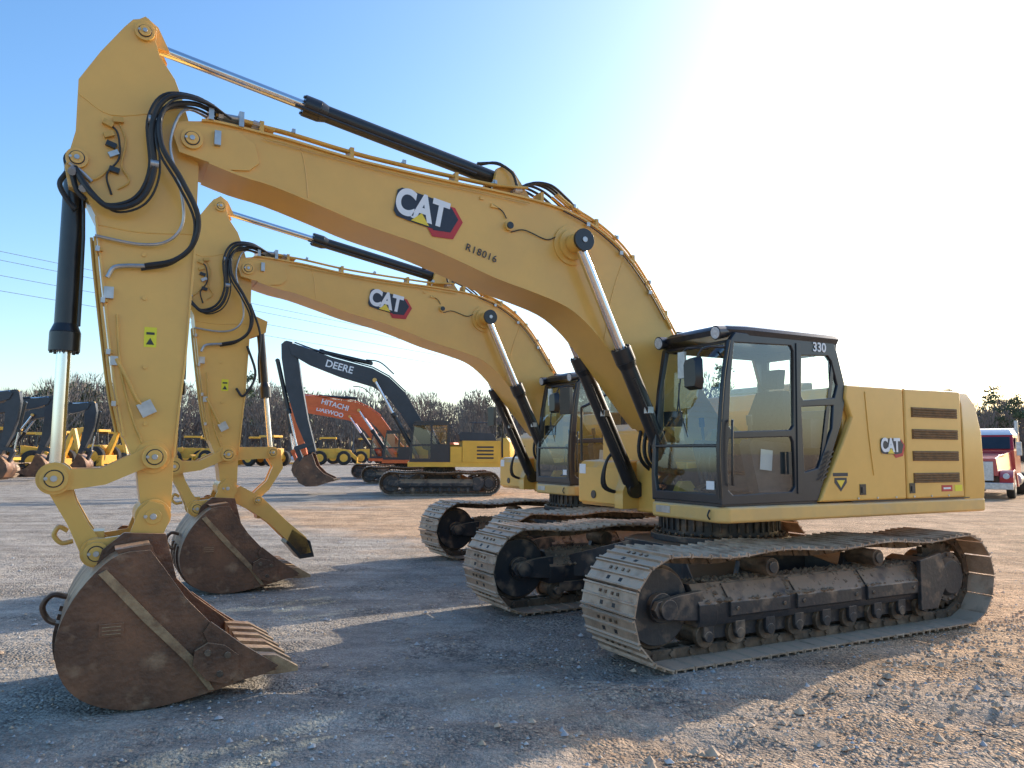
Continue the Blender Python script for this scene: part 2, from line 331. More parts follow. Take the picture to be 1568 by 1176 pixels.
    win_lo=[(1.18,1.98),(.37,2.01),(.34,1.96),(.33,1.52),(.38,1.47),(1.14,1.45),(1.20,1.5),(1.205,1.8)]
    win_re=[(.19,2.83),(-.19,2.85),(-.24,2.80),(-.32,2.55),(-.27,2.42),(.18,2.38),(.21,2.42)]
    win_rl=[(.21,2.31),(-.25,2.34),(-.22,2.10),(.0,1.70),(.19,1.66)]
    b.panel(side,[win_up,win_lo,win_re,win_rl],lambda u,v,w:(u,y1-.055*w,v),DARK)
    b.panel(side,[[(1.12,2.90),(-.15,2.90),(-.28,2.5),(-.12,1.75),(1.20,1.65)]],lambda u,v,w:(u,y0+.05*w,v),DARK)
    def fx(z):
        for (xa,za),(xb,zb) in zip(side[0:5],side[1:5]):
            if za<=z<=zb: return xa+(xb-xa)*(z-za)/(zb-za)
        return 1.14
    fo=[(.43,1.37),(1.44,1.37),(1.44,1.62),(1.44,2.05),(1.44,2.5),(1.44,2.93),(.43,2.93),(.43,2.5),(.43,2.05),(.43,1.62)]
    b.panel(fo,[[(.48,1.93),(1.39,1.93),(1.39,2.05),(1.39,2.5),(1.37,2.90),(.50,2.90),(.48,2.5),(.48,2.05)],[(.50,1.46),(1.37,1.46),(1.39,1.62),(1.39,1.90),(.48,1.90),(.48,1.62)]],lambda u,v,w:(fx(v)+.004-.05*w,u,v),DARK)
    b.panel([(.43,1.37),(1.44,1.37),(1.44,3.0),(.43,3.0)],[[(.50,2.3),(1.37,2.3),(1.35,2.88),(.52,2.88)]],lambda u,v,w:((-.33 if v>2.2 else -.33+(2.2-v)*.4)-.01+.05*w,u,v),DARK)
    b.box(.0,1.28,y0+.02,y1-.02,1.34,1.40,DARK)
    O.append(b.obj('cab_frame',parent,bevel=.010))
    b=MB()
    rings=[]
    for z,i in((2.98,0),(3.03,-.015),(3.065,.01),(3.095,.10)):
        rings.append([(-.33+i,y0+i,z),(-.33+i,y1-i,z),(.9,y1-i,z),(1.14-i,y1-.06-i,z),(1.20-i,y1-.2-i,z),(1.20-i,y0+.2+i,z),(1.14-i,y0+.06+i,z),(.9,y0+i,z)])
    b.loft(rings,DARK)
    for y in(y0+.07,y1-.10):
        b.cyl((1.10,y,3.015),(1.24,y,2.995),.055,DARK,r1=.07,n=20); b.cyl((1.24,y,2.995),(1.247,y,2.994),.058,LENS,n=20)
    b.obox((.265,y1+.004,2.2),(.05,.016,1.5),Matrix.Rotation(-.02,3,'Y'),DARK)
    b.obox((.43,y1+.02,1.75),(.04,.03,.22),Matrix.Identity(3),BLK)
    b.tube([(1.28,y1-.02,1.42),(1.30,y1-.02,1.8),(1.275,y1-.02,2.15),(1.22,y1-.02,2.6),(1.15,y1-.02,2.92)],.022,BLK,sm=4)
    b.tube([(1.16,y1+.01,1.55),(1.2,y1+.05,1.6),(1.19,y1+.05,2.1),(1.15,y1+.01,2.15)],.012,BLK,sm=3)
    b.tube([(1.2,1.42,2.85),(1.38,1.42,2.84),(1.46,1.36,2.78),(1.47,1.33,2.5)],.012,BLK,sm=3)
    b.loft([[(1.44,1.20,2.44),(1.44,1.38,2.44),(1.44,1.40,2.5),(1.44,1.39,2.72),(1.44,1.36,2.76),(1.44,1.21,2.75),(1.44,1.18,2.7)],[(1.52,1.22,2.47),(1.52,1.36,2.47),(1.52,1.38,2.52),(1.52,1.37,2.70),(1.52,1.35,2.73),(1.52,1.23,2.72),(1.52,1.21,2.68)]],BLK)
    b.obox((1.40,1.05,2.70),(.03,.09,.26),Matrix.Rotation(.1,3,'Z'),STE); b.tube([(1.2,1.2,2.86),(1.38,1.1,2.86),(1.40,1.05,2.8)],.01,BLK,sm=2)
    b.tube([(1.25,.95,2.0),(1.27,.85,2.3),(1.23,.8,2.55)],.008,BLK); b.obox((1.225,.80,2.5),(.01,.012,.5),Matrix.Rotation(-.14,3,'Y'),BLK)
    b.box(1.30,1.308,.5,.72,1.24,1.31,STE); b.box(1.293,1.297,1.25,1.36,1.50,1.58,WHT)
    b.tube([(1.305,1.30,1.22),(1.33,1.30,1.26),(1.305,1.30,1.31)],.008,BLK,sm=2)
    b.tube([(1.0,.5,3.08),(1.0,.5,3.13),(.2,.5,3.13),(.2,.5,3.08)],.010,BLK,sm=0); b.cyl((.3,.8,3.09),(.3,.8,3.14),.04,BLK,n=16)
    O.append(b.obj('cab_roof_mirror_lamps',parent,bevel=.006))
    b=MB()
    for w in(win_up,win_lo,win_re,win_rl):
        cx=sum(p[0] for p in w)/len(w); cz=sum(p[1] for p in w)/len(w); P=[(cx+(p[0]-cx)*1.03,cz+(p[1]-cz)*1.03) for p in w]
        b.add([(p[0],y1-.02,p[1]) for p in P],[list(range(len(P)))],GLS)
    b.add([(1.14,y0+.02,2.91),(-.16,y0+.02,2.91),(-.29,y0+.02,2.5),(-.12,y0+.02,1.73),(1.21,y0+.02,1.64)],[[0,1,2,3,4]],GLS)
    for zs in([1.45,1.62,1.91],[1.92,2.05,2.5,2.91]):
        vs=[];fs=[]
        for z in zs: vs+=[(fx(z)-.02,.47,z),(fx(z)-.02,1.40,z)]
        for i in range(len(zs)-1): fs.append([2*i,2*i+1,2*i+3,2*i+2])
        b.add(vs,fs,GLS)
    b.add([(-.31,.49,2.29),(-.31,1.38,2.29),(-.31,1.36,2.89),(-.31,.51,2.89)],[[0,1,2,3]],GLS)
    O.append(b.obj('cab_glass',parent))
    b=MB()
    b.box(.02,1.2,y0+.06,y1-.07,1.40,1.44,INT)
    b.prism([(.0,1.45),(.62,1.45),(.60,1.62),(.0,1.66)],.72,1.16,INT)
    b.loft([[(.10,.68,1.66),(.66,.70,1.66),(.66,1.18,1.66),(.10,1.20,1.66)],[(.08,.67,1.80),(.68,.69,1.82),(.68,1.19,1.82),(.08,1.21,1.80)]],SEAT)
    b.loft([[(.06,.70,1.78),(.22,.70,1.78),(.22,1.18,1.78),(.06,1.18,1.78)],[(.04,.68,2.25),(.18,.68,2.25),(.18,1.20,2.25),(.04,1.20,2.25)],[(.02,.76,2.50),(.13,.76,2.50),(.13,1.12,2.50),(.02,1.12,2.50)]],SEAT)
    b.loft([[(.02,.83,2.53),(.12,.83,2.53),(.12,1.05,2.53),(.02,1.05,2.53)],[(.0,.82,2.73),(.10,.82,2.73),(.10,1.06,2.73),(.0,1.06,2.73)]],SEAT)
    for y in(.58,1.27):
        b.prism([(.1,1.45),(.7,1.45),(.82,1.92),(.78,1.98),(.15,1.93)],y-.07,y+.07,INT); b.cyl((.72,y,1.95),(.74,y,2.12),.016,BLK); b.cyl((.74,y,2.12),(.75,y,2.22),.03,BLK)
    b.obox((1.08,.52,2.2),(.04,.2,.16),Matrix.Rotation(.4,3,'Z'),BLK)
    for y in(.85,1.0): b.tube([(.9,y,1.44),(1.02,y,1.7),(1.0,y,1.85)],.012,BLK); b.obox((1.0,y,1.5),(.14,.09,.02),Matrix.Rotation(.4,3,'Y'),BLK)
    b.box(-.28,0,y0+.08,y1-.08,1.9,2.2,INT)
    b.obox((.62,1.36,1.78),(.16,.004,.20),Matrix.Rotation(-.1,3,'Y'),TBLU)  # added pale sheet, stands in for a reflection on the door glass
    O.append(b.obj('cab_interior',parent,bevel=.02))
    O.append(text('model_number','330',.13,(-.06,y1+.006,2.925),parent,WHT,offset=.003))
    # ---------------- boom
    top=[(5.97,4.52),(5.83,4.55),(5.68,4.57),(5.31,4.55),(5.04,4.53),(4.52,4.47),(4.02,4.44),(3.49,4.42),(3.07,4.41),(2.54,4.38),(2.15,4.31),(1.87,4.20),(1.61,4.05),(1.40,3.87),(1.18,3.61),(.96,3.30),(.76,3.0),(.40,2.50),(.06,2.06)]
    bot=[(.04,1.90),(.14,1.79),(.30,1.77),(.60,1.86),(1.0,2.12),(1.29,2.42),(1.52,2.68),(1.79,2.98),(2.03,3.20),(2.27,3.34),(2.62,3.44),(3.06,3.54),(3.48,3.67),(3.88,3.78),(4.38,3.88),(4.74,3.98),(5.19,4.10),(5.49,4.15),(5.82,4.24),(5.95,4.29)]
    def sm2(P,n=3):
        c=catmull([(p[0],0,p[1]) for p in P],n); return [(v.x,v.z) for v in c]
    topS=sm2(top); botS=sm2(bot)
    b=MB(); b.prism(topS+botS,-.265,.265,YEL)
    def flange(P,t,hw_):
        n=len(P); up=[];
        for i,p in enumerate(P):
            a=P[max(i-1,0)];c=P[min(i+1,n-1)]; d=Vector((c[0]-a[0],c[1]-a[1])).normalized(); up.append((-d.y,d.x))
        A=[(p[0]+u[0]*t,p[1]+u[1]*t) for p,u in zip(P,up)]; B=[(p[0]-u[0]*t,p[1]-u[1]*t) for p,u in zip(P,up)]
        b.prism(A+B[::-1],-hw_,hw_,YEL)
    flange(topS[4:-8],.010,.295); flange(botS[12:-4],.010,.295)
    for f in(1,-1):
        b.cyl((2.19,f*.265,3.98),(2.19,f*.285,3.98),.21,YEL,n=40); b.cyl((2.19,f*.285,3.98),(2.19,f*.32,3.98),.16,YEL,n=40); b.cyl((2.19,f*.31,3.98),(2.19,f*.50,3.98),.09,YEL,n=32); b.cyl((2.19,f*.50,3.98),(2.19,f*.53,3.98),.115,BLK,n=32); b.cyl((2.19,f*.53,3.98),(2.19,f*.54,3.98),.03,STE,n=8)
        b.prism([(5.40,4.20),(5.55,4.18),(5.95,4.26),(6.0,4.40),(5.97,4.50),(5.5,4.52),(5.36,4.44),(5.32,4.28)],f*.265,f*.285,YEL)
        pinboss(b,5.86,4.38,f*.285,.085,f)
    b.cyl((2.92,.265,4.08),(2.92,.30,4.08),.05,YEL); b.cyl((2.92,.30,4.08),(2.92,.315,4.08),.035,BLK,n=16)
    b.tube([(3.1,.28,4.27),(3.0,.28,4.22),(2.95,.28,4.15)],.006,RUB); b.tube([(2.9,.28,4.02),(2.75,.285,4.06),(2.5,.28,4.0),(2.38,.28,4.04)],.006,RUB)
    b.box(3.02,3.12,.265,.285,4.24,4.28,YEL); b.box(3.2,3.24,.265,.28,4.30,4.33,YEL)
    for P in ([(4.98,4.50),(4.93,4.3),(4.90,4.05)],[(1.52,3.94),(1.68,3.5),(1.78,3.02)]):
        b.tube([(p[0],.266,p[1]) for p in P],.006,YEL,n=6,sm=4)
    O.append(b.obj('boom',parent,bevel=.006))
    b=MB()
    for y in(-.12,.12): b.prism([(2.55,4.38),(3.05,4.42),(2.99,4.70),(2.90,4.75),(2.80,4.70)],y-.025,y+.025,YEL)
    for y in(-.12,.12): b.prism([(6.05,5.15),(6.30,5.15),(6.33,5.33),(6.24,5.40),(6.14,5.33)],y-.03,y+.03,YEL)
    def along(y,dz,pts,r=.014,m=YEL2): b.tube([(p[0],y,p[1]+dz) for p in pts],r,m,sm=3)
    for y,dz in((.26,.070),(.21,.085),(-.2,.07),(.16,.095)):
        along(y,dz,top[2:9]+[(2.7,4.44)])
    for y in(.26,.21,-.18,-.24,.15): along(y,.08,[(2.35,4.42)]+top[10:17])
    for p in top[3:16:2]:
        b.box(p[0]-.018,p[0]+.018,.12,.28,p[1]+.005,p[1]+.105,YEL2)
    for p in top[4:16:2]:
        b.box(p[0]-.012,p[0]+.012,.20,.285,p[1]+.075,p[1]+.11,STE); b.cyl((p[0],.24,p[1]+.1),(p[0],.24,p[1]+.125),.012,STE,n=6)
    for k,y in enumerate((.24,.19,.14,.05,-.05,-.14)):
        b.tube([(2.78,y,4.48),(2.62,y,4.58+.01*k),(2.42,y+.02,4.58),(2.22,y,4.48),(2.12,y,4.40)],.015,RUB)
        b.cyl((2.76,y,4.48),(2.84,y,4.47),.022,STE,n=8); b.cyl((2.10,y,4.39),(2.04,y,4.35),.022,STE,n=8)
    b.tube([(3.2,.12,4.72),(3.0,.16,4.74),(2.85,.2,4.66),(2.8,.22,4.52)],.015,RUB); b.tube([(3.15,-.02,4.76),(2.9,.03,4.80),(2.7,.1,4.6)],.015,RUB)
    # thin wiring along the boom shoulder with clips
    b.tube([(2.3,.30,4.32),(2.0,.30,4.22),(1.7,.30,4.06),(1.45,.30,3.86),(1.2,.30,3.58),(1.0,.30,3.30)],.007,RUB,sm=4)
    b.tube([(5.3,.30,4.50),(4.6,.30,4.44),(3.9,.30,4.385),(3.3,.30,4.37),(2.7,.30,4.34)],.006,YEL2,sm=3)
    for p in ((2.0,4.22),(1.58,3.97),(1.2,3.58)): b.box(p[0]-.02,p[0]+.02,.29,.315,p[1]-.02,p[1]+.02,STE)
    for k,y in enumerate((.26,.20,.14,.08)):
        b.cyl((5.62,y,4.64),(5.50,y,4.64),.024,STE,n=10); b.cyl((5.66,y,4.64),(5.62,y,4.64),.032,STE,n=6)
        b.tube([(5.5,y,4.64),(5.35,y,4.63),(5.2,y,4.60)],.014,YEL2,sm=2); b.cyl((5.38,y,4.635),(5.32,y,4.625),.022,STE,n=6)
    b.box(5.70,5.74,.02,.32,4.57,4.70,STE); b.box(5.46,5.50,.02,.31,4.56,4.69,STE); b.box(5.64,5.69,.285,.33,4.36,4.48,STE)
    O.append(b.obj('boom_hydraulic_lines',parent))
    b=MB()
    for y in(.40,-.40):
        cylinder(b,(2.19,3.98),(.92,1.42),.42,.055,.088,.108,y=y,ew=.065,eye=.10)
        b.tube([(1.58,y+.12,2.60),(1.5,y+.12,2.44),(1.1,y+.12,1.66)],.014,BLK,sm=0)
        b.box(1.35,1.42,y+.06,y+.14,2.25,2.32,STE)
    O.append(b.obj('boom_cylinders',parent,bevel=.004))
    # ---------------- stick
    st=[(6.22,5.37),(6.33,5.33),(6.39,5.25),(6.55,5.0),(6.69,4.74),(6.69,4.32),(6.75,4.02),(6.72,3.88),(6.60,3.82),(6.52,3.66),(6.47,3.31),(6.40,2.80),(6.32,2.29),(6.25,1.95),(6.15,1.70),(6.11,1.42),(6.11,1.28),(6.02,1.22),(5.93,1.25),(5.89,1.35),(5.885,1.79),(5.86,2.21),(5.83,2.58),(5.81,3.12),(5.79,3.67),(5.79,4.20),(5.86,4.50),(5.94,4.75),(6.00,4.90),(6.12,5.07),(6.155,5.18),(6.15,5.30)]
    b=MB(); b.prism(st,-.19,.19,YEL)
    for seg in(st[9:14],st[20:25]):
        for a,c in zip(seg[:-1],seg[1:]):
            a=Vector((a[0],0,a[1]));c=Vector((c[0],0,c[1])); mid=(a+c)/2; d=c-a
            b.obox(mid,(d.length*1.01,.41,.016),Matrix.Rotation(math.atan2(-d.z,d.x),3,'Y'),YEL)
    pinboss(b,6.24,5.24,.19,.075); pinboss(b,6.67,4.10,.19,.08); pinboss(b,6.02,1.33,.24,.10); pinboss(b,6.03,1.79,.27,.09); 
    b.cyl((6.02,-.25,1.33),(6.02,.25,1.33),.13,YEL); b.cyl((6.04,-.2,1.79),(6.04,.2,1.79),.13,YEL)
    for z in(2.05,2.5,3.05,3.4): b.cyl((6.1+.05*(z-2),.19,z),(6.1+.05*(z-2),.20,z),.018,YEL,n=10)
    for P in ([(6.68,4.62),(6.45,4.50),(6.1,4.60),(5.93,4.68)],[(6.51,3.60),(6.2,3.58),(5.80,3.62)]):
        b.tube([(p[0],.19,p[1]) for p in P],.006,YEL,n=6,sm=4)
    O.append(b.obj('stick',parent,bevel=.008))
    b=MB()
    cylinder(b,(6.24,5.24),(2.90,4.63),.405,.045,.078,.098,ew=.09)
    b.tube([(5.0,.10,4.94),(4.6,.10,4.86),(3.8,.10,4.72),(3.2,.10,4.62)],.014,BLK,sm=2)
    O.append(b.obj('stick_cylinder',parent,bevel=.004))
    b=MB()
    cylinder(b,(6.70,1.63),(6.68,4.12),.40,.052,.082,.11,ew=.09)
    b.tube([(6.62,.08,3.85),(6.60,.09,3.5),(6.60,.09,2.8)],.014,BLK,sm=2)
    O.append(b.obj('bucket_cylinder',parent,bevel=.004))
    # linkage
    b=MB()
    for f in(1,-1):
        b.prism([(6.79,1.60),(6.78,1.70),(6.70,1.735),(6.60,1.70),(6.40,1.70),(6.15,1.83),(6.08,1.88),(5.99,1.87),(5.94,1.79),(5.98,1.71),(6.10,1.70),(6.36,1.58),(6.62,1.54),(6.72,1.53)],f*.20,f*.25,YEL)
        b.cyl((6.70,f*.13,1.63),(6.70,f*.26,1.63),.12,YEL); pinboss(b,6.70,1.63,f*.26,.095,f); 
        b.prism([(6.60,1.60),(6.79,1.62),(6.60,1.28),(6.50,1.05),(6.40,.98),(6.34,1.10),(6.46,1.28),(6.55,1.45)],f*.10,f*.17,YEL)
        b.cyl((6.40,f*.12,1.07),(6.40,f*.24,1.07),.11,YEL); pinboss(b,6.40,1.07,f*.28,.085,f)
        b.prism([(6.12,1.38),(6.05,1.45),(5.95,1.42),(5.90,1.30),(5.94,1.20),(5.90,1.02),(6.05,.95),(6.40,.96),(6.50,1.06),(6.45,1.17),(6.33,1.18),(6.18,1.20)],f*.22,f*.275,YEL)
    b.box(6.35,6.5,-.13,.13,1.12,1.22,YEL)
    b.tube([(6.60,0,1.22),(6.66,0,1.25),(6.69,0,1.19),(6.64,0,1.13),(6.56,0,1.14)],.018,YEL)
    O.append(b.obj('bucket_linkage',parent,bevel=.008))
    # ---------------- bucket
    b=MB()
    back=[(6.05,1.12),(6.25,1.10),(6.40,.98),(6.53,.80),(6.61,.60),(6.62,.42),(6.56,.24),(6.44,.11),(6.26,.03),(6.05,.0),(5.82,.02),(5.58,.065),(5.40,.11),(5.24,.15)]
    back=sm2(back,3)
    mouth=[(5.21,.235),(5.40,.38),(5.60,.54),(5.80,.76),(5.95,.98)]
    def offs(P,d):
        out=[]
        for i,p in enumerate(P):
            a=P[max(i-1,0)];c=P[min(i+1,len(P)-1)]; t=Vector((c[0]-a[0],c[1]-a[1])).normalized(); out.append((p[0]-t.y*d,p[1]+t.x*d))
        return out
    inner=offs(back,-.035)
    hw=.68
    for y in(-1,1):
        P=back+mouth; b.prism(P,y*(hw-.035),y*hw,RUST)
        b.prism([(5.12,.20),(5.40,.395),(5.62,.575),(5.67,.50),(5.58,.28),(5.44,.12),(5.22,.15)],y*hw,y*(hw+.03),RUST)
        b.prism([(5.42,.32),(5.52,.40),(5.64,.43),(5.73,.38),(5.74,.28),(5.64,.16),(5.50,.12),(5.42,.18)],y*(hw+.03),y*(hw+.06),RUST)
        for q in((5.50,.33),(5.64,.36),(5.55,.20)): b.cyl((q[0],y*(hw+.06),q[1]),(q[0],y*(hw+.075),q[1]),.025,LINK,n=8)
        b.prism([(6.33,1.0),(6.38,.97),(6.08,.62),(5.78,.30),(5.62,.08),(5.58,.08),(5.73,.33),(6.03,.66)],y*hw,y*(hw+.022),RUSTL)
        b.prism([(5.93,1.20),(6.22,1.22),(6.36,1.10),(6.42,.90),(6.0,.80),(5.84,.86)],y*.30,y*.345,RUST)
    b.prism([(6.20,.62),(6.36,.62),(6.36,.53),(6.20,.53)],hw,hw+.01,RUST)
    for i in range(3): b.box(6.22,6.34,hw+.01,hw+.013,.545+.025*i,.552+.025*i,RUSTL)
    b.prism(back+inner[::-1],-hw+.035,hw-.035,RUST)
    b.prism([(5.98,1.0),(6.05,1.16),(6.28,1.13),(6.2,1.02)],-hw+.03,hw-.03,RUST)
    for y in(-.35,0,.35): b.prism(back[12:37]+offs(back,.025)[12:37][::-1],y-.06,y+.06,RUST)
    b.tube([(6.58,.0,.72),(6.68,.0,.74),(6.74,.0,.66),(6.70,.0,.56),(6.62,.0,.52)],.022,RUST)
    b.prism([(5.42,.18),(5.42,.235),(5.16,.20),(5.13,.165),(5.22,.15)],-hw,hw,RUST)
    for k in range(6):
        y=-.62+k*.248
        b.loft([[(5.34,y-.06,.15),(5.34,y+.06,.15),(5.34,y+.06,.30),(5.34,y-.06,.30)],[(5.13,y-.058,.13),(5.13,y+.058,.13),(5.13,y+.058,.27),(5.13,y-.058,.27)],[(4.96,y-.04,.13),(4.96,y+.04,.13),(4.96,y+.04,.165),(4.96,y-.04,.165)]],RUSTL)
        b.cyl((5.24,y-.07,.21),(5.24,y+.07,.21),.025,LINK,n=10)
    O.append(b.obj('bucket',parent,bevel=.008))
    # ---------------- stick hoses and pipes
    b=MB()
    def hose(P,y,r,m=RUB,ys=None):
        b.tube([(p[0],(y if ys is None else ys[i]),p[1]) for i,p in enumerate(P)],r,m)
    A=[(5.60,4.64),(5.80,4.70),(6.05,4.66),(6.16,4.42),(6.13,4.05),(6.22,3.80),(6.42,3.71),(6.57,3.83),(6.68,4.02)]
    hose(A,.34,.021,ys=[.26,.34,.38,.38,.36,.34,.33,.30,.22])
    hose([(p[0]+.03,p[1]+.035) for p in A],.30,.016,ys=[.2,.30,.32,.32,.3,.28,.27,.24,.18])
    hose([(p[0]-.04,p[1]-.02) for p in A[:-1]],.30,.009,ys=[.28,.36,.40,.40,.36,.33,.30,.25])
    B=[(5.60,4.64),(5.85,4.67),(6.08,4.55),(6.09,4.25),(5.93,3.98),(5.80,3.72),(5.82,3.50),(5.95,3.36),(6.16,3.30)]
    hose(B,.36,.021,ys=[.2,.32,.38,.42,.42,.40,.36,.30,.25])
    hose([(p[0]+.025,p[1]-.03) for p in B],.36,.011,ys=[.2,.30,.36,.40,.40,.38,.34,.28,.23])
    hose([(6.16,3.30),(6.30,3.285),(6.38,3.26),(6.42,3.18)],.24,.018,m=STE)
    Cc=[(5.66,4.64),(5.92,4.62),(6.02,4.30),(5.93,3.95),(5.90,3.68),(6.00,3.52),(6.2,3.47),(6.52,3.50)]
    hose(Cc,.30,.012,m=STE,ys=[.1,.28,.31,.31,.29,.26,.24,.23])
    hose([(6.70,3.98),(6.66,3.85),(6.60,3.78)],.2,.02)
    hose([(6.74,4.0),(6.78,3.9),(6.72,3.78),(6.66,3.72)],.12,.02); hose([(6.72,4.05),(6.64,4.0),(6.56,3.93)],.21,.014,m=STE)
    for q in((6.13,.38,4.10),(6.16,.37,4.46)): b.cyl((q[0]-.03,q[1]-.02,q[2]),(q[0]+.03,q[1]-.02,q[2]),.034,STE,n=12)
    for q in((6.68,4.02),(6.60,3.90)): b.cyl((q[0],.2,q[1]),(q[0]+.02,.25,q[1]-.05),.03,STE,n=8)
    for k,(dx,y) in enumerate(((-.01,.20),(.015,.15),(.01,.05))):
        b.tube([(6.53+dx,y,3.50),(6.50+dx,y,3.25),(6.43+dx,y,2.75),(6.36+dx,y,2.30),(6.29+dx,y,1.98)],.011,YEL2)
    for z in(3.4,3.0,2.6,2.2):
        x=6.33+(z-2.29)*.137; b.box(x-.02,x+.035,.0,.23,z-.012,z+.012,YEL2); b.box(x-.0,x+.03,.23,.245,z-.02,z+.02,STE)
    b.box(6.37,6.44,.19,.235,3.02,3.11,STE); b.box(6.31,6.37,.19,.225,2.50,2.57,STE)
    b.tube([(6.33,.22,2.55),(6.25,.24,2.40),(6.18,.24,2.25),(6.12,.21,2.18)],.014,YEL2); b.obox((6.10,.21,2.17),(.11,.05,.11),Matrix.Rotation(.5,3,'Y'),STE)
    b.tube([(6.34,.21,2.9),(6.30,.22,2.5),(6.2,.22,2.1),(6.12,.21,1.9)],.01,YEL2)
    for x,z,m_ in((6.47,4.42,YEL2),(6.44,4.25,BLK),(6.46,4.33,YEL2),(6.41,4.05,BLK),(6.40,4.46,YEL2),(6.42,4.18,STE)):
        b.obox((x,.205,z),(.075,.05,.04),Matrix.Rotation(random.uniform(-.6,.6),3,'Y'),m_)
    b.tube([(6.47,.2,4.42),(6.40,.22,4.35),(6.38,.22,4.15),(6.46,.22,4.0),(6.42,.2,3.85)],.008,RUB); b.tube([(6.68,.19,4.0),(6.55,.21,3.95),(6.45,.2,4.05)],.008,YEL2)
    b.tube([(6.40,.2,4.46),(6.34,.21,4.3),(6.36,.21,4.1),(6.30,.21,3.98),(6.38,.2,3.9)],.007,YEL2)
    b.box(6.05,6.14,.190,.193,2.66,2.82,YGR); b.prism([(6.065,2.68),(6.125,2.68),(6.095,2.735)],.193,.195,BLK); b.box(6.065,6.125,.193,.195,2.76,2.78,BLK)
    O.append(b.obj('stick_hoses',parent))
    O+=logo(parent,3.80,4.10,.272,.48,math.radians(-10),'boom_decal')
    O+=logo(parent,-1.10,1.93,1.477,.28,0,'door_decal')
    O.append(text('serial_marking','R18016',.10,(3.22,.275,3.765),parent,NAVY,tilt=math.radians(-15),offset=.0005,space=1.15,ext=.001))
    return O
CX,CY,YAW=2.415,9.147,math.radians(207.828)
E1=empty('excavator',(CX,CY,0),YAW)
U=undercarriage(E1); X1=excavator(E1)
E2=empty('excavator',(CX,CY,0),YAW); E2.location=Vector((CX,CY,0))+Matrix.Rotation(YAW,3,'Z')@Vector((-1.163,-4.488,0))
clone(U+[o for o in X1 if not o.name.startswith('serial')],E2)
b=MB()
for f in(1,-1):
    b.prism([(5.98,1.28),(5.84,1.36),(5.55,1.20),(5.20,.86),(4.92,.62),(4.84,.40),(5.0,.38),(5.12,.52),(5.42,.82),(5.70,1.02),(5.92,1.14)],f*.12,f*.18,YEL)
    b.cap((5.90,1.80),(5.42,1.82),.09,.08,f*.12,f*.17,YEL); b.prism([(5.42,1.9),(5.30,1.86),(5.26,1.60),(5.44,1.30),(5.60,1.15),(5.66,1.25),(5.48,1.42),(5.40,1.62),(5.50,1.78)],f*.06,f*.11,YEL)
    pinboss(b,5.42,1.82,f*.17,.07,f); pinboss(b,5.60,1.16,f*.18,.06,f)
b.prism([(5.12,.74),(4.86,.56),(4.80,.34),(5.0,.32),(5.2,.55)],-.18,.18,BLK); b.box(5.1,5.16,-.1,.1,.6,.78,RED)
b.box(5.4,5.6,-.12,.12,.9,1.05,YEL)
cylinder(b,(5.42,1.82),(5.62,3.60),.45,.035,.055,.075,ew=.07,eye=.07)
b.prism([(5.84,3.8),(5.84,3.4),(5.56,3.52),(5.54,3.68)],-.12,-.08,YEL); b.prism([(5.84,3.8),(5.84,3.4),(5.56,3.52),(5.54,3.68)],.08,.12,YEL)
b.tube([(5.82,.2,3.3),(5.70,.22,2.9),(5.85,.24,2.6),(5.95,.22,2.7)],.018,RUB); b.tube([(5.80,.2,3.9),(5.66,.22,3.5),(5.66,.2,3.1),(5.62,.1,2.8)],.016,RUB)
b.obj('bucket_thumb',E2,bevel=.006)
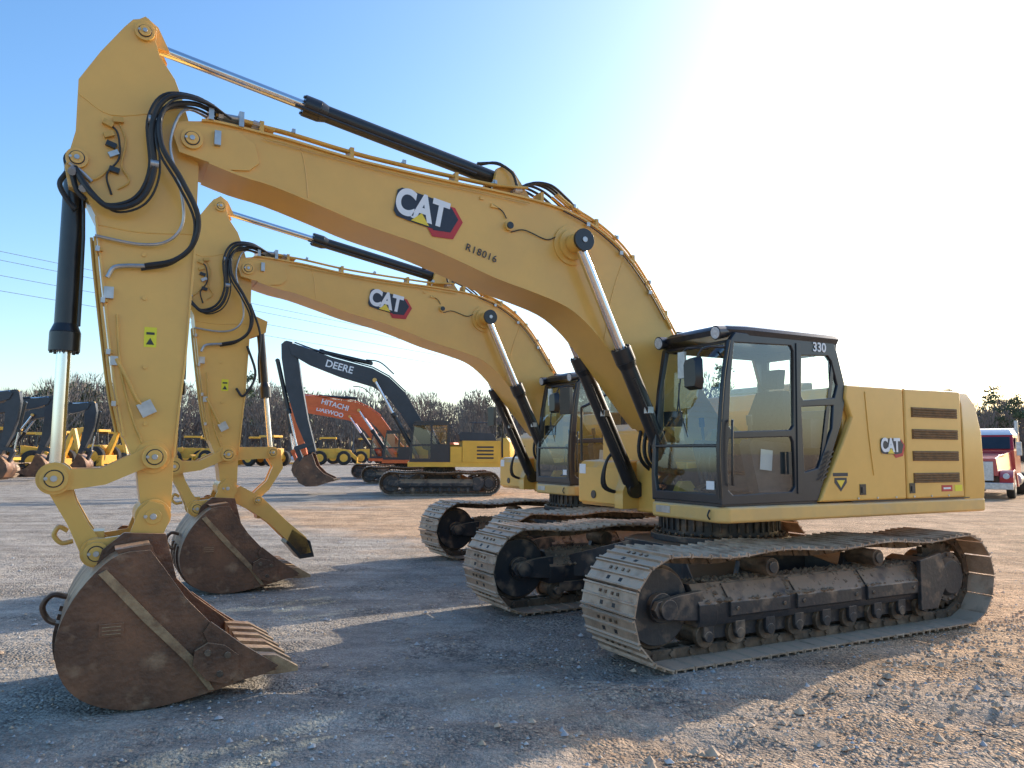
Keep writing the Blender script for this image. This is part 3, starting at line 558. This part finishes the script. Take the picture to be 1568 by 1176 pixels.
# ------------------------------------------------------------------ background excavators
def bg_exc(x,y,yaw,mbody,mboom,mtop,label=None,lmat=None,sc=1.0,boom=None,stick=None,bk=(0,0)):
    e=empty('excavator',(x,y,0),yaw,sc); clone([u for u in U if not u.name.startswith('dried')],e)
    b=MB()
    b.box(-2.7,1.35,-1.4,1.4,1.16,1.36,mbody); b.prism([(-.9,1.36),(-2.5,1.36),(-2.5,2.25),(-.9,2.25)],-1.4,1.42,mbody); b.prism([(-2.35,2.25),(-.8,2.25),(-.75,2.55),(-.9,2.62),(-2.2,2.55)],-1.3,1.3,mtop)
    rings=[]
    for z,i in((1.2,.08),(1.4,0),(2.2,.02),(2.38,.14)):
        rings.append([(-2.52,-1.4+i,z),(-2.52,1.4-i,z),(-2.9+i,1.38-i,z),(-3.15+i,.9,z),(-3.25+i,0,z),(-3.15+i,-.9,z),(-2.9+i,-1.38+i,z)])
    b.loft(rings,mbody); b.box(-.88,-.4,.5,1.41,1.36,2.0,mbody); b.box(-.88,1.2,-1.4,-.5,1.36,2.1,mbody)
    for k in range(4): b.box(-2.2,-1.5,1.42,1.43,1.5+.15*k,1.57+.15*k,DARK)
    b.tube([(-1.2,1.35,2.6),(-1.2,1.35,3.0),(-2.3,1.35,3.0),(-2.3,1.35,2.5)],.025,DARK,sm=0)
    b.tube([(1.1,-1.35,2.0),(1.1,-1.35,2.7),(-.6,-1.35,2.9),(-.6,-1.35,2.2)],.025,DARK,sm=0)
    b.obj('house_body',e,bevel=.03)
    b=MB(); side=[(1.25,1.36),(1.28,1.9),(1.12,2.92),(1.0,3.0),(-.3,3.0),(-.38,2.9),(-.38,1.36)]
    holes=[[(1.1,2.86),(.42,2.88),(.42,2.1),(1.16,2.08)],[(1.16,2.0),(.42,2.02),(.42,1.5),(1.17,1.5)],[(.34,2.88),(-.26,2.88),(-.26,2.1),(.34,2.1)]]
    for yy in(1.42,.47): b.panel(side,holes,lambda u,v,w,yy=yy:(u,yy-.05*w,v),DARK)
    b.panel([(.43,1.37),(1.41,1.37),(1.41,2.95),(.43,2.95)],[[(.5,1.5),(1.34,1.5),(1.34,2.86),(.5,2.86)]],lambda u,v,w:(1.28-max(0,v-1.9)*.155-.04*w,u,v),DARK)
    b.box(-.4,1.1,.43,1.45,2.98,3.06,DARK); b.box(-.36,-.32,.43,1.41,1.4,2.1,DARK); b.box(0,.5,.7,1.1,1.4,1.9,SEAT); b.prism([(0,1.9),(.12,1.9),(0,2.6),(-.1,2.6)],.7,1.1,SEAT)
    b.add([(1.14,1.40,2.9),(-.3,1.40,2.9),(-.3,1.40,1.5),(1.2,1.40,1.5)],[[0,1,2,3]],GLS); b.add([(1.27,.48,1.45),(1.27,1.38,1.45),(1.12,1.38,2.9),(1.12,.48,2.9)],[[0,1,2,3]],GLS)
    b.obj('cab',e)
    boom=boom or [(6.45,6.25),(6.2,6.32),(4.6,5.75),(2.9,5.32),(2.2,4.95),(1.5,4.3),(.3,2.3),(0,2.0),(.15,1.75),(.7,1.9),(1.7,3.4),(2.3,4.15),(2.9,4.55),(4.3,4.95),(5.6,5.45),(6.3,5.85)]
    stick=stick or [(6.55,6.45),(6.75,6.3),(6.72,5.7),(6.5,4.4),(6.05,3.0),(5.5,1.75),(5.3,1.65),(5.2,1.8),(5.55,3.1),(5.85,4.6),(6.0,5.5),(6.3,6.4)]
    b=MB(); b.prism(boom,-.26,.26,mboom)
    b.tube([(p[0],.2,p[1]+.06) for p in boom[1:6]],.03,mboom,sm=0); b.tube([(3.2,.1,5.7),(2.6,.12,5.6),(2.0,.1,5.1)],.03,RUB)
    b.obj('boom',e,bevel=.02)
    b=MB(); b.prism(stick,-.18,.18,mboom); b.obj('stick',e,bevel=.015)
    b=MB(); cr=boom[3]
    for y in(.4,-.4): cylinder(b,(boom[12][0]-.1,boom[12][1]+.25),(.9,1.45),.42,.06,.1,.12,y=y)
    cylinder(b,(stick[1][0]-.15,stick[1][1]+.05),(cr[0]+.1,cr[1]+.25),.4,.055,.09,.11)
    bx,bz=stick[6]
    cylinder(b,(bx+.7,bz+.25),(stick[2][0]+.18,stick[2][1]-.1),.4,.05,.09,.11)
    b.cap((bx+.7,bz+.25),(bx+.1,bz+.45),.09,.09,-.24,-.18,mboom); b.cap((bx+.7,bz+.25),(bx+.1,bz+.45),.09,.09,.18,.24,mboom); b.cap((bx+.7,bz+.25),(bx+.45,bz-.35),.09,.09,-.12,.12,mboom)
    b.obj('cylinders',e)
    b=MB(); ox=bx; oz=bz-1.33
    P=[(.0,1.38),(.35,1.2),(.6,.85),(.66,.5),(.5,.15),(.2,.0),(-.25,.02),(-.95,.25),(-.9,.36),(-.5,.55),(-.2,.85)]
    P=[(ox+p[0],oz+p[1]) for p in P]
    b.prism(P,-.62,-.57,RUST); b.prism(P,.57,.62,RUST); b.prism(P[:8]+[(p[0]-.03,p[1]+.04) for p in P[:8]][::-1],-.57,.57,RUST)
    for k in range(5): y=-.52+.26*k; b.loft([[(ox-.85,y-.05,oz+.2),(ox-.85,y+.05,oz+.2),(ox-.85,y+.05,oz+.32),(ox-.85,y-.05,oz+.32)],[(ox-1.1,y-.03,oz+.27),(ox-1.1,y+.03,oz+.27),(ox-1.1,y+.03,oz+.3),(ox-1.1,y-.03,oz+.3)]],RUSTL)
    b.obj('bucket',e,bevel=.01)
    if label:
        text('boom_lettering',label,.42,(4.3,.265,5.35) if bk==(0,0) else bk,e,lmat or WHT,tilt=math.radians(-15),offset=.008)
    return e
bg_exc(-3.2,34.6,math.radians(187),BYEL,DGR,DGR,'DEERE',sc=1.03)
ob=[(6.45,5.05),(6.2,5.15),(4.6,4.95),(2.9,4.72),(2.2,4.4),(1.5,3.9),(.3,2.3),(0,2.0),(.15,1.75),(.7,1.9),(1.7,3.2),(2.3,3.75),(2.9,4.0),(4.3,4.25),(5.6,4.45),(6.3,4.7)]
os_=[(6.55,5.25),(6.75,5.1),(6.85,4.6),(6.75,3.6),(6.45,2.6),(6.05,1.65),(5.9,1.55),(5.75,1.65),(6.0,2.6),(6.1,3.7),(6.05,4.4),(6.3,5.2)]
bg_exc(-6.3,46.5,math.radians(186),ORG,ORG,DGR,'HITACHI',bk=(4.2,.265,4.55),boom=ob,stick=os_)
bg_exc(-8.6,55,math.radians(185),ORG,ORG,DGR,'DAEWOO',bk=(4.2,.265,4.55),boom=ob,stick=os_)
for (x,y,ya) in((-33.2,41,10),(-34.0,46,8),(-34.5,51.5,6)): bg_exc(x,y,math.radians(ya),BYEL,DGR,DGR,sc=.97,boom=ob,stick=os_)
# ------------------------------------------------------------------ wheeled plant + truck
def wheel(b,x,y,z,r,w,hub=BYEL):
    rings=[]
    for dy,rr in((-w/2,r*.6),(-w/2,r*.9),(-w*.35,r),(w*.35,r),(w/2,r*.9),(w/2,r*.6)):
        rings.append([(x+rr*math.cos(2*math.pi*i/28),y+dy,z+rr*math.sin(2*math.pi*i/28)) for i in range(28)])
    b.loft(rings,TIRE); b.cyl((x,y-w*.52,z),(x,y+w*.52,z),r*.56,hub,n=28); b.cyl((x,y-w*.6,z),(x,y+w*.6,z),r*.2,hub,n=16)
def loader(name,x,y,yaw,backhoe=False,sc=1):
    e=empty(name,(x,y,0),yaw,sc); b=MB()
    rr=.8 if backhoe else .75
    for s_ in(1,-1): wheel(b,-1.2,s_*.95,rr,rr,.5); wheel(b,1.3,s_*.95,.55 if backhoe else .75,.55 if backhoe else .75,.45)
    b.prism([(-1.5,.7),(2.0,.7),(2.05,1.5),(1.9,1.6),(.5,1.75),(-1.4,1.7)],-.7,.7,BYEL)
    b.panel([(-1.2,1.6),(.5,1.6),(.35,2.75),(-1.1,2.75)],[[(-1.08,1.75),(-.35,1.75),(-.35,2.62),(-1.0,2.62)],[(-.25,1.75),(.36,1.75),(.25,2.62),(-.25,2.62)]],lambda u,v,w:(u,.6-.06*w,v),DARK)
    b.panel([(-1.2,1.6),(.5,1.6),(.35,2.75),(-1.1,2.75)],[[(-1.08,1.75),(.36,1.75),(.25,2.62),(-1.0,2.62)]],lambda u,v,w:(u,-.6+.06*w,v),DARK)
    b.box(-1.25,.45,-.7,.7,2.75,2.95,BYEL)
    for s_ in(.82,-.82): b.prism([(.4,1.5),(.55,1.8),(1.8,1.6),(2.7,.8),(2.75,.45),(2.55,.5),(1.7,1.2),(.5,1.3)],s_-.08,s_+.08,BYEL)
    b.prism([(2.6,.1),(3.4,.08),(3.45,.15),(2.75,.25),(2.7,.8),(3.0,1.0),(2.9,1.05),(2.6,.85)],-1.15,1.15,BYEL)
    b.cyl((1.9,.0,1.6),(1.9,0,2.1),.05,BLK,n=10)
    if backhoe:
        b.prism([(-1.5,.9),(-1.8,.9),(-2.3,2.0),(-2.7,3.2),(-2.5,3.3),(-2.0,2.3),(-1.5,1.4)],-.15,.15,BYEL); b.prism([(-2.75,3.3),(-2.45,3.2),(-2.9,1.8),(-3.2,.9),(-3.4,1.0),(-3.1,2.2)],-.13,.13,BYEL)
        b.prism([(-3.2,1.1),(-3.5,1.0),(-3.7,.6),(-3.3,.4),(-2.95,.6)],-.3,.3,BLK); b.box(-1.9,-1.6,-1.0,1.0,.2,.9,BYEL); b.box(-2.0,-1.5,.9,1.2,.05,.9,BYEL)
    b.obj('body',e,bevel=.02)
    return e
loader('backhoe_loader',-47.6,88,math.radians(170),True,1.4)
loader('backhoe_loader',-56.5,97,math.radians(165),True,1.4)
loader('backhoe_loader',-51.0,99,math.radians(20),True,1.4)
loader('backhoe_loader',-43.0,72,math.radians(165),True,1.15)
loader('wheel_loader',-38.5,60,math.radians(25),False,1.2)
for i,(x,y,a) in enumerate(((-41.5,100,200),(-36.3,98,170),(-33.5,104,20),(-29.5,94,160),(-62,95,190),(-24,104,10),(-68,92,175),(-45,112,200),(-51,84,15),(-20,110,20),(-38.5,108,15),(-27,112,185),(-55,80,200))): loader('wheel_loader',x,y,math.radians(a),False,1.25)
def car(x,y,yaw,m):
    e=empty('parked_car',(x,y,0),yaw); b=MB()
    for s_ in(1,-1):
        for xx in(1.45,-1.45): wheel(b,xx,s_*.82,.36,.36,.24,STE)
    b.loft([[(-2.5,-.9,.45),(2.5,-.88,.45),(2.5,.88,.45),(-2.5,.9,.45)],[(-2.55,-.95,.95),(2.55,-.9,.85),(2.55,.9,.85),(-2.55,.95,.95)],[(-2.5,-.9,1.1),(2.35,-.8,1.02),(2.35,.8,1.02),(-2.5,.9,1.1)]],m)
    b.loft([[(-1.0,-.85,1.08),(1.25,-.82,1.06),(1.25,.82,1.06),(-1.0,.85,1.08)],[(-.85,-.70,1.72),(.45,-.70,1.72),(.45,.70,1.72),(-.85,.70,1.72)]],DARK)
    b.box(-.85,.45,-.7,.7,1.72,1.76,m); b.obj('body',e,bevel=.05)
car(-37.5,122,.3,TRED); car(-33,126,2.8,WHT); car(-24,124,.1,DGR); car(-43.5,125,.2,WHT)
e=empty('semi_truck',(20.35,33.7,0),math.radians(-128)); b=MB()
for s_ in(1,-1): wheel(b,0,s_*1.02,.52,.52,.3,STE); wheel(b,-4.6,s_*.9,.52,.52,.55,STE); wheel(b,-5.9,s_*.9,.52,.52,.55,STE)
b.box(-6.8,.7,-.42,.42,.6,.9,DARK)
b.loft([[(-1.45,-1.0,1.0),(-1.45,1.0,1.0),(-1.45,.95,2.0),(-1.45,-.95,2.0)],[(.2,-.75,1.0),(.2,.75,1.0),(.2,.65,1.8),(.2,-.65,1.8)],[(.95,-.68,.95),(.95,.68,.95),(.92,.6,1.68),(.92,-.6,1.68)]],TRED)
for s_ in(1,-1):
    P=[(.95,.55),(1.0,.9),(.7,1.15),(.2,1.22),(-.4,1.18),(-.75,.95),(-1.3,.6),(-1.3,.45),(-.85,.5),(-.62,.75),(-.35,1.02),(0,1.12),(.4,1.0),(.62,.75),(.66,.5)]
    b.prism(P,s_*.70,s_*1.2,TRED); b.cyl((.96,s_*.95,.95),(1.02,s_*.95,.95),.12,LENS,n=16)
b.box(.93,.99,-.5,.5,.75,1.55,STE); b.box(.95,1.15,-1.2,1.2,.4,.68,STE)
b.loft([[(-3.2,-1.1,.9),(-1.4,-1.1,.9),(-1.4,1.1,.9),(-3.2,1.1,.9)],[(-3.2,-1.1,2.05),(-1.4,-1.05,2.05),(-1.4,1.05,2.05),(-3.2,1.1,2.05)]],TRED)
b.loft([[(-3.2,-1.1,2.05),(-1.4,-1.05,2.05),(-1.4,1.05,2.05),(-3.2,1.1,2.05)],[(-3.2,-1.05,2.72),(-1.85,-.98,2.72),(-1.85,.98,2.72),(-3.2,1.05,2.72)]],TRED)
b.loft([[(-3.2,-1.05,2.72),(-1.80,-1.0,2.72),(-1.80,1.0,2.72),(-3.2,1.05,2.72)],[(-3.2,-.95,3.05),(-2.2,-.85,2.98),(-2.2,.85,2.98),(-3.2,.95,3.05)]],TBLU)
b.loft([[(-1.41,-.92,2.1),(-1.41,.92,2.1),(-1.80,.88,2.64),(-1.80,-.88,2.64)],[(-1.36,-.92,2.1),(-1.36,.92,2.1),(-1.75,.88,2.64),(-1.75,-.88,2.64)]],DARK)
for s_ in(1,-1):
    b.prism([(-1.6,2.1),(-2.5,2.1),(-2.5,2.62),(-1.95,2.62)],s_*1.04,s_*1.09,DARK); b.box(-1.35,-1.25,s_*1.25-.1,s_*1.25+.1,1.8,2.4,STE); b.cyl((-3.35,s_*1.0,.8),(-3.35,s_*1.0,3.4),.08,STE); b.cyl((-2.9,s_*.95,.75),(-1.7,s_*.95,.75),.3,STE)
b.box(-4.6,-3.25,-1.0,1.0,.95,2.9,TRED)
b.obj('body',e,bevel=.03)
# ------------------------------------------------------------------ trees
BARK=mat('bark_grey',(.21,.185,.17),(.14,.12,.11),2,.95); TWG=mat('winter_twigs',(.27,.22,.185),(.17,.14,.12),1.2,.95); TWG2=mat('winter_twigs_red',(.29,.215,.17),(.19,.14,.11),1.2,.95)  # distance haze is put into the twig colours by keeping them pale
PIN=mat('pine_needles',(.085,.115,.055),(.045,.068,.03),.8,.9); PIN2=mat('pine_needles_light',(.13,.16,.08),(.08,.10,.05),.8,.9)
b=MB(); rnd=random.Random(5)
def tri(p,d,w,m):
    d=Vector(d); s_=d.cross(Vector((rnd.uniform(-1,1),rnd.uniform(-1,1),rnd.uniform(-.3,.3))));
    if s_.length<1e-3: return
    s_.normalize(); p=Vector(p); b.add([p-s_*w/2,p+s_*w/2,p+d],[[0,1,2]],m)
def limb(p0,p1,r0,r1,m=BARK): b.cyl(p0,p1,r0,m,r1=r1,n=4)
def bare(x,y,h):
    tm=rnd.choice((TWG,TWG,TWG2)); limb((x,y,0),(x+rnd.uniform(-.4,.4),y,h*.8),.22,.07); cw=h*rnd.uniform(.22,.32)
    for i in range(10):
        z=h*rnd.uniform(.25,.7); a=rnd.uniform(0,6.28); L=cw*rnd.uniform(.5,.95); q=Vector((x+L*math.cos(a),y+L*math.sin(a),z+L*rnd.uniform(.8,1.6)))
        limb((x,y,z),q,.08,.03)
    for i in range(420):
        t=rnd.random()**.7; a=rnd.uniform(0,6.28); z=h*(.28+.66*t); rr=cw*math.sqrt(max(0,1-((t-.42)/.64)**2))*rnd.random()**.5
        p=(x+rr*math.cos(a),y+rr*math.sin(a),z); tri(p,(math.cos(a)*rnd.uniform(.1,.7),math.sin(a)*.4,rnd.uniform(.5,1.7)),rnd.uniform(.10,.25),tm)
def pine(x,y,h):
    limb((x,y,0),(x,y,h*.95),.25,.05); cw=h*rnd.uniform(.16,.22)
    for c in range(18):
        t=rnd.random(); z=h*(.42+.55*t); rr=cw*(1.05-t*.8)*rnd.uniform(.2,1); a=rnd.uniform(0,6.28); c0=Vector((x+rr*math.cos(a),y+rr*math.sin(a),z)); limb((x,y,z-.4),c0,.06,.03)
        m=PIN if rnd.random()<.6 else PIN2
        for k in range(36):
            p=c0+Vector((rnd.gauss(0,.6),rnd.gauss(0,.6),rnd.gauss(0,.36))); tri(p,(rnd.uniform(-.5,.5),rnd.uniform(-.5,.5),rnd.uniform(-.1,.5)),rnd.uniform(.3,.6),m)
for i in range(430):
    x=rnd.uniform(-190,205); y=rnd.uniform(165,235); hh=rnd.uniform(13.5,18.5)*(1+.10*math.sin(x*.05)+.07*math.sin(x*.17))
    if rnd.random()<.12: pine(x,y,hh*1.06)
    else: bare(x,y,hh)
for i in range(12): pine(-103+rnd.uniform(-10,10),178+rnd.uniform(-8,8),rnd.uniform(15,17.5))
for i in range(42000):
    x=rnd.uniform(-230,240); y=rnd.uniform(185,245); z=rnd.random()**1.15*13*(.85+.15*math.sin(x*.11))
    tri((x,y,z),(rnd.uniform(-.9,.9),rnd.uniform(-.6,.6),rnd.uniform(.8,2.2)),rnd.uniform(.4,1.1),rnd.choice((TWG,TWG,TWG2,BARK,TWG)))
b.obj('distant_trees')
# power line
b=MB(); W=mat('wire_metal',(.22,.24,.28),None,3,.5,metal=.5)
for (z,o) in((19.9,0),(19.0,.5),(17.7,0),(16.2,.6)):
    P=[]
    for k in range(25):
        t=-1.6+k*7.6/24; sag=((k-12)/12)**2*2.2-1.0; P.append((-46+24*t+o,70+37*t,z+sag*.6))
    b.tube(P,.022,W,n=4,sm=0)
for t in(-1.6,6.0):
    x,y=-46+24*t,70+37*t; b.cyl((x,y,0),(x,y,22),.25,BARK,r1=.15,n=10); b.box(x-1.6,x+1.6,y-.1,y+.1,19.6,19.9,BARK); b.box(x-1.3,x+1.3,y-.1,y+.1,17.4,17.7,BARK)
b.obj('power_line')
# ------------------------------------------------------------------ ground
def axis(lo,hi,n,c,p=3.2):
    out=[]
    for i in range(n+1):
        t=-1+2*i/n; s_=abs(t)**p
        out.append(c+(s_*(hi-c) if t>0 else -s_*(c-lo)))
    return out
RUT=((3.6,5.0,.55,.22),(4.6,4.6,.50,.22),(-1.0,6.0,-.35,.2),(-1.6,7.6,-.38,.2),(2.0,3.6,.2,.2),(-4,13,.12,.25),(-4,15,.12,.25),(2.6,4.4,.62,.16),(5.5,5.4,.6,.25),(-.6,4.6,.25,.18),(-.5,5.6,.25,.18),(-6,18,.2,.3),(-6,20.5,.2,.3))
def gz(x,y):
    z=noise.noise(Vector((x*.35,y*.35,0)))*.02+noise.noise(Vector((x*1.5,y*1.5,3)))*.016+noise.noise(Vector((x*3.5,y*3.5,5)))*.010
    rough=max(0,min(1,(x-.6-(y-4.7)*.8)/2.0))
    z+=rough*(noise.noise(Vector((x*6,y*6,11)))*.020)
    for (px,py,an,w) in RUT:
        d=abs(-(x-px)*math.sin(an)+(y-py)*math.cos(an)); 
        if d<w*2.2:
            z-=.030*math.exp(-(d/w)**2*2)-.018*math.exp(-((d-w*1.3)/(w*.5))**2)
            if d<w: s_=(x-px)*math.cos(an)+(y-py)*math.sin(an); z+=.009*math.sin(s_*2*math.pi/.17)
    return z
xs=axis(-1200,1200,300,1,3.3); ys=axis(-400,2600,300,6,3.3)
vs=[];fs=[]
for y in ys:
    for x in xs:
        d=math.hypot(x,y-7); z=0
        if d<60: z=gz(x,y)*max(0,1-d/60)-.014
        vs.append((x,y,z))
nx=len(xs)
for j in range(len(ys)-1):
    for i in range(nx-1): fs.append((j*nx+i,j*nx+i+1,(j+1)*nx+i+1,(j+1)*nx+i))
me=D.meshes.new('ground'); me.from_pydata(vs,[],fs); me.polygons.foreach_set('use_smooth',[True]*len(me.polygons)); og=D.objects.new('ground',me); SC.collection.objects.link(og)
m=D.materials.new('gravel_ground'); m.use_nodes=True; nt=m.node_tree; L=nt.links; p=nt.nodes['Principled BSDF']; p.inputs['Roughness'].default_value=.95; p.inputs['Specular IOR Level'].default_value=.2
tc=nd(nt,'ShaderNodeTexCoord'); O_=tc.outputs['Object']
def nz(s,d=4,r=.6,vec=None):
    n=nd(nt,'ShaderNodeTexNoise'); n.inputs['Scale'].default_value=s; n.inputs['Detail'].default_value=d; n.inputs['Roughness'].default_value=r; L.new(vec or O_,n.inputs['Vector']); return n.outputs[0]
def rampn(src,a,b_,c1,c2):
    r=nd(nt,'ShaderNodeValToRGB'); e=r.color_ramp.elements; e[0].position=a; e[1].position=b_; e[0].color=(*c1,1); e[1].color=(*c2,1); L.new(src,r.inputs[0]); return r.outputs[0]
def mix(f,a,b_,mode='MIX'):
    x=nd(nt,'ShaderNodeMix',data_type='RGBA',blend_type=mode)
    if isinstance(f,float): x.inputs[0].default_value=f
    else: L.new(f,x.inputs[0])
    L.new(a,x.inputs[6]); L.new(b_,x.inputs[7]); return x.outputs[2]
def math_(op,a,b_):
    x=nd(nt,'ShaderNodeMath',operation=op)
    for i,v in enumerate((a,b_)):
        if isinstance(v,(int,float)): x.inputs[i].default_value=v
        else: L.new(v,x.inputs[i])
    return x.outputs[0]
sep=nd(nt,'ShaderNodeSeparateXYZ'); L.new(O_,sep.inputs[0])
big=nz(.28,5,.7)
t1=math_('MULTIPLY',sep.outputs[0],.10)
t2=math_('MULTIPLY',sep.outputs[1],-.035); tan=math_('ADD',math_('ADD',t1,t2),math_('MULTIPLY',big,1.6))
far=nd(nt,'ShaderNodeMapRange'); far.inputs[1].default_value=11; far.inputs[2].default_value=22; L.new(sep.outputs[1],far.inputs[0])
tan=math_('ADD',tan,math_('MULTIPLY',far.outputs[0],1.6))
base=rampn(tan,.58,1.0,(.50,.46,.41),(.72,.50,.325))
mpr=nd(nt,'ShaderNodeMapping'); mpr.inputs['Rotation'].default_value=(0,0,-.35); mpr.inputs['Scale'].default_value=(.25,2.2,1); L.new(O_,mpr.inputs[0])
streak=rampn(nz(.8,5,.65,mpr.outputs[0]),.36,.62,(.72,.70,.68),(1.06,1.05,1.04))
tone=rampn(nz(1.6,6,.7),.3,.72,(.60,.59,.58),(1.14,1.10,1.05))
vo=nd(nt,'ShaderNodeTexVoronoi'); vo.inputs['Scale'].default_value=38; L.new(O_,vo.inputs['Vector'])
vr=nd(nt,'ShaderNodeSeparateColor'); L.new(vo.outputs['Color'],vr.inputs[0])
peb=rampn(vr.outputs[0],.05,.95,(.50,.50,.53),(1.38,1.33,1.25))
vo2=nd(nt,'ShaderNodeTexVoronoi'); vo2.inputs['Scale'].default_value=95; L.new(O_,vo2.inputs['Vector'])
vr2=nd(nt,'ShaderNodeSeparateColor'); L.new(vo2.outputs['Color'],vr2.inputs[0]); peb2=rampn(vr2.outputs[1],.05,.95,(.62,.62,.62),(1.3,1.3,1.3))
gm=nd(nt,'ShaderNodeMapRange'); gm.inputs[1].default_value=.42; gm.inputs[2].default_value=.62; gm.inputs[3].default_value=.15; gm.inputs[4].default_value=.95; L.new(nz(.9,4,.65),gm.inputs[0])
c=mix(1.0,base,tone,'MULTIPLY'); c=mix(.85,c,streak,'MULTIPLY'); c=mix(gm.outputs[0],c,peb,'MULTIPLY'); c=mix(.6,c,peb2,'MULTIPLY')
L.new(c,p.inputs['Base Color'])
mp=nd(nt,'ShaderNodeMapping'); mp.inputs['Rotation'].default_value=(0,0,.5); mp.inputs['Scale'].default_value=(.6,5,1); L.new(O_,mp.inputs[0])
h=math_('ADD',math_('MULTIPLY',nz(7,5,.72),2.0),math_('MULTIPLY',math_('MULTIPLY',vo.outputs['Distance'],gm.outputs[0]),-1.0))
h=math_('ADD',h,math_('MULTIPLY',nz(1.0,3,.6,mp.outputs[0]),1.6))
bp=nd(nt,'ShaderNodeBump'); bp.inputs['Strength'].default_value=1.0; bp.inputs['Distance'].default_value=.045; L.new(h,bp.inputs['Height']); L.new(bp.outputs[0],p.inputs['Normal'])
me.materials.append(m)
G1=mat('gravel_stone_grey',(.55,.53,.50),(.34,.33,.33),4,.9); G2=mat('gravel_stone_tan',(.66,.48,.33),(.42,.30,.20),4,.9)
b=MB(); r_=random.Random(3)
def stone(x,y,r,m):
    z=gz(x,y)-.013
    vv=[Vector((x,y,z+r*.2))+Vector(q)*r*r_.uniform(.6,1.3) for q in((1,0,0),(.3,.9,.1),(-.9,.4,0),(-.6,-.8,0),(.5,-.8,.1),(0,.1,.8))]
    b.add(vv,[[0,1,5],[1,2,5],[2,3,5],[3,4,5],[4,0,5],[0,4,3,2,1]],m)
for i in range(17000):
    d=2.6+r_.random()**1.5*15; a=r_.uniform(-.75,.75); x=d*math.sin(a); y=d*math.cos(a); r=r_.choice((.006,.008,.010,.013,.017)) if r_.random()<.975 else r_.uniform(.02,.036)
    if noise.noise(Vector((x*.9,y*.9,7)))<r_.uniform(-.6,.25): continue
    stone(x,y,r,G1 if r_.random()<.6 else G2)
for i in range(5600):
    y=r_.uniform(3.4,9.5); x=.6+(y-4.7)*1.15+abs(r_.gauss(0,1))*2.2; stone(x,y,r_.choice((.008,.012,.016,.02)) if r_.random()<.96 else r_.uniform(.025,.045),G2)
b.obj('gravel',ang=20)
# ------------------------------------------------------------------ light, sky, camera
az=math.radians(49); el=math.radians(25)
sd=Vector((math.sin(az)*math.cos(el),math.cos(az)*math.cos(el),math.sin(el)))
sl=D.lights.new('sun','SUN'); sl.energy=5; sl.angle=math.radians(.5); sl.color=(1,.88,.71)
so=D.objects.new('sun',sl); SC.collection.objects.link(so); so.rotation_euler=sd.to_track_quat('Z','Y').to_euler()
w=D.worlds.new('World'); SC.world=w; w.use_nodes=True; nt=w.node_tree; bg=nt.nodes['Background']
sk=nt.nodes.new('ShaderNodeTexSky'); sk.sky_type='NISHITA'; sk.sun_disc=False; sk.sun_elevation=el; sk.sun_rotation=az; sk.air_density=1.0; sk.dust_density=1.6; sk.ozone_density=2.0
hs=nt.nodes.new('ShaderNodeHueSaturation'); hs.inputs['Saturation'].default_value=1.25; hs.inputs['Value'].default_value=2.0
nt.links.new(sk.outputs[0],hs.inputs['Color']); nt.links.new(hs.outputs[0],bg.inputs[0]); bg.inputs[1].default_value=.15
cam=D.cameras.new('camera'); co=D.objects.new('camera',cam); SC.collection.objects.link(co)
cam.sensor_width=36; cam.lens=1188.2/1568*36; cam.clip_end=5000; cam.clip_start=.05
co.matrix_world=Matrix.Translation((0,0,1.844))@Matrix.Rotation(math.radians(90+5.008),4,'X')@Matrix.Rotation(math.radians(.309),4,'Z')
SC.camera=co
SC.view_settings.view_transform='Standard'; SC.view_settings.look='None'; SC.view_settings.exposure=0
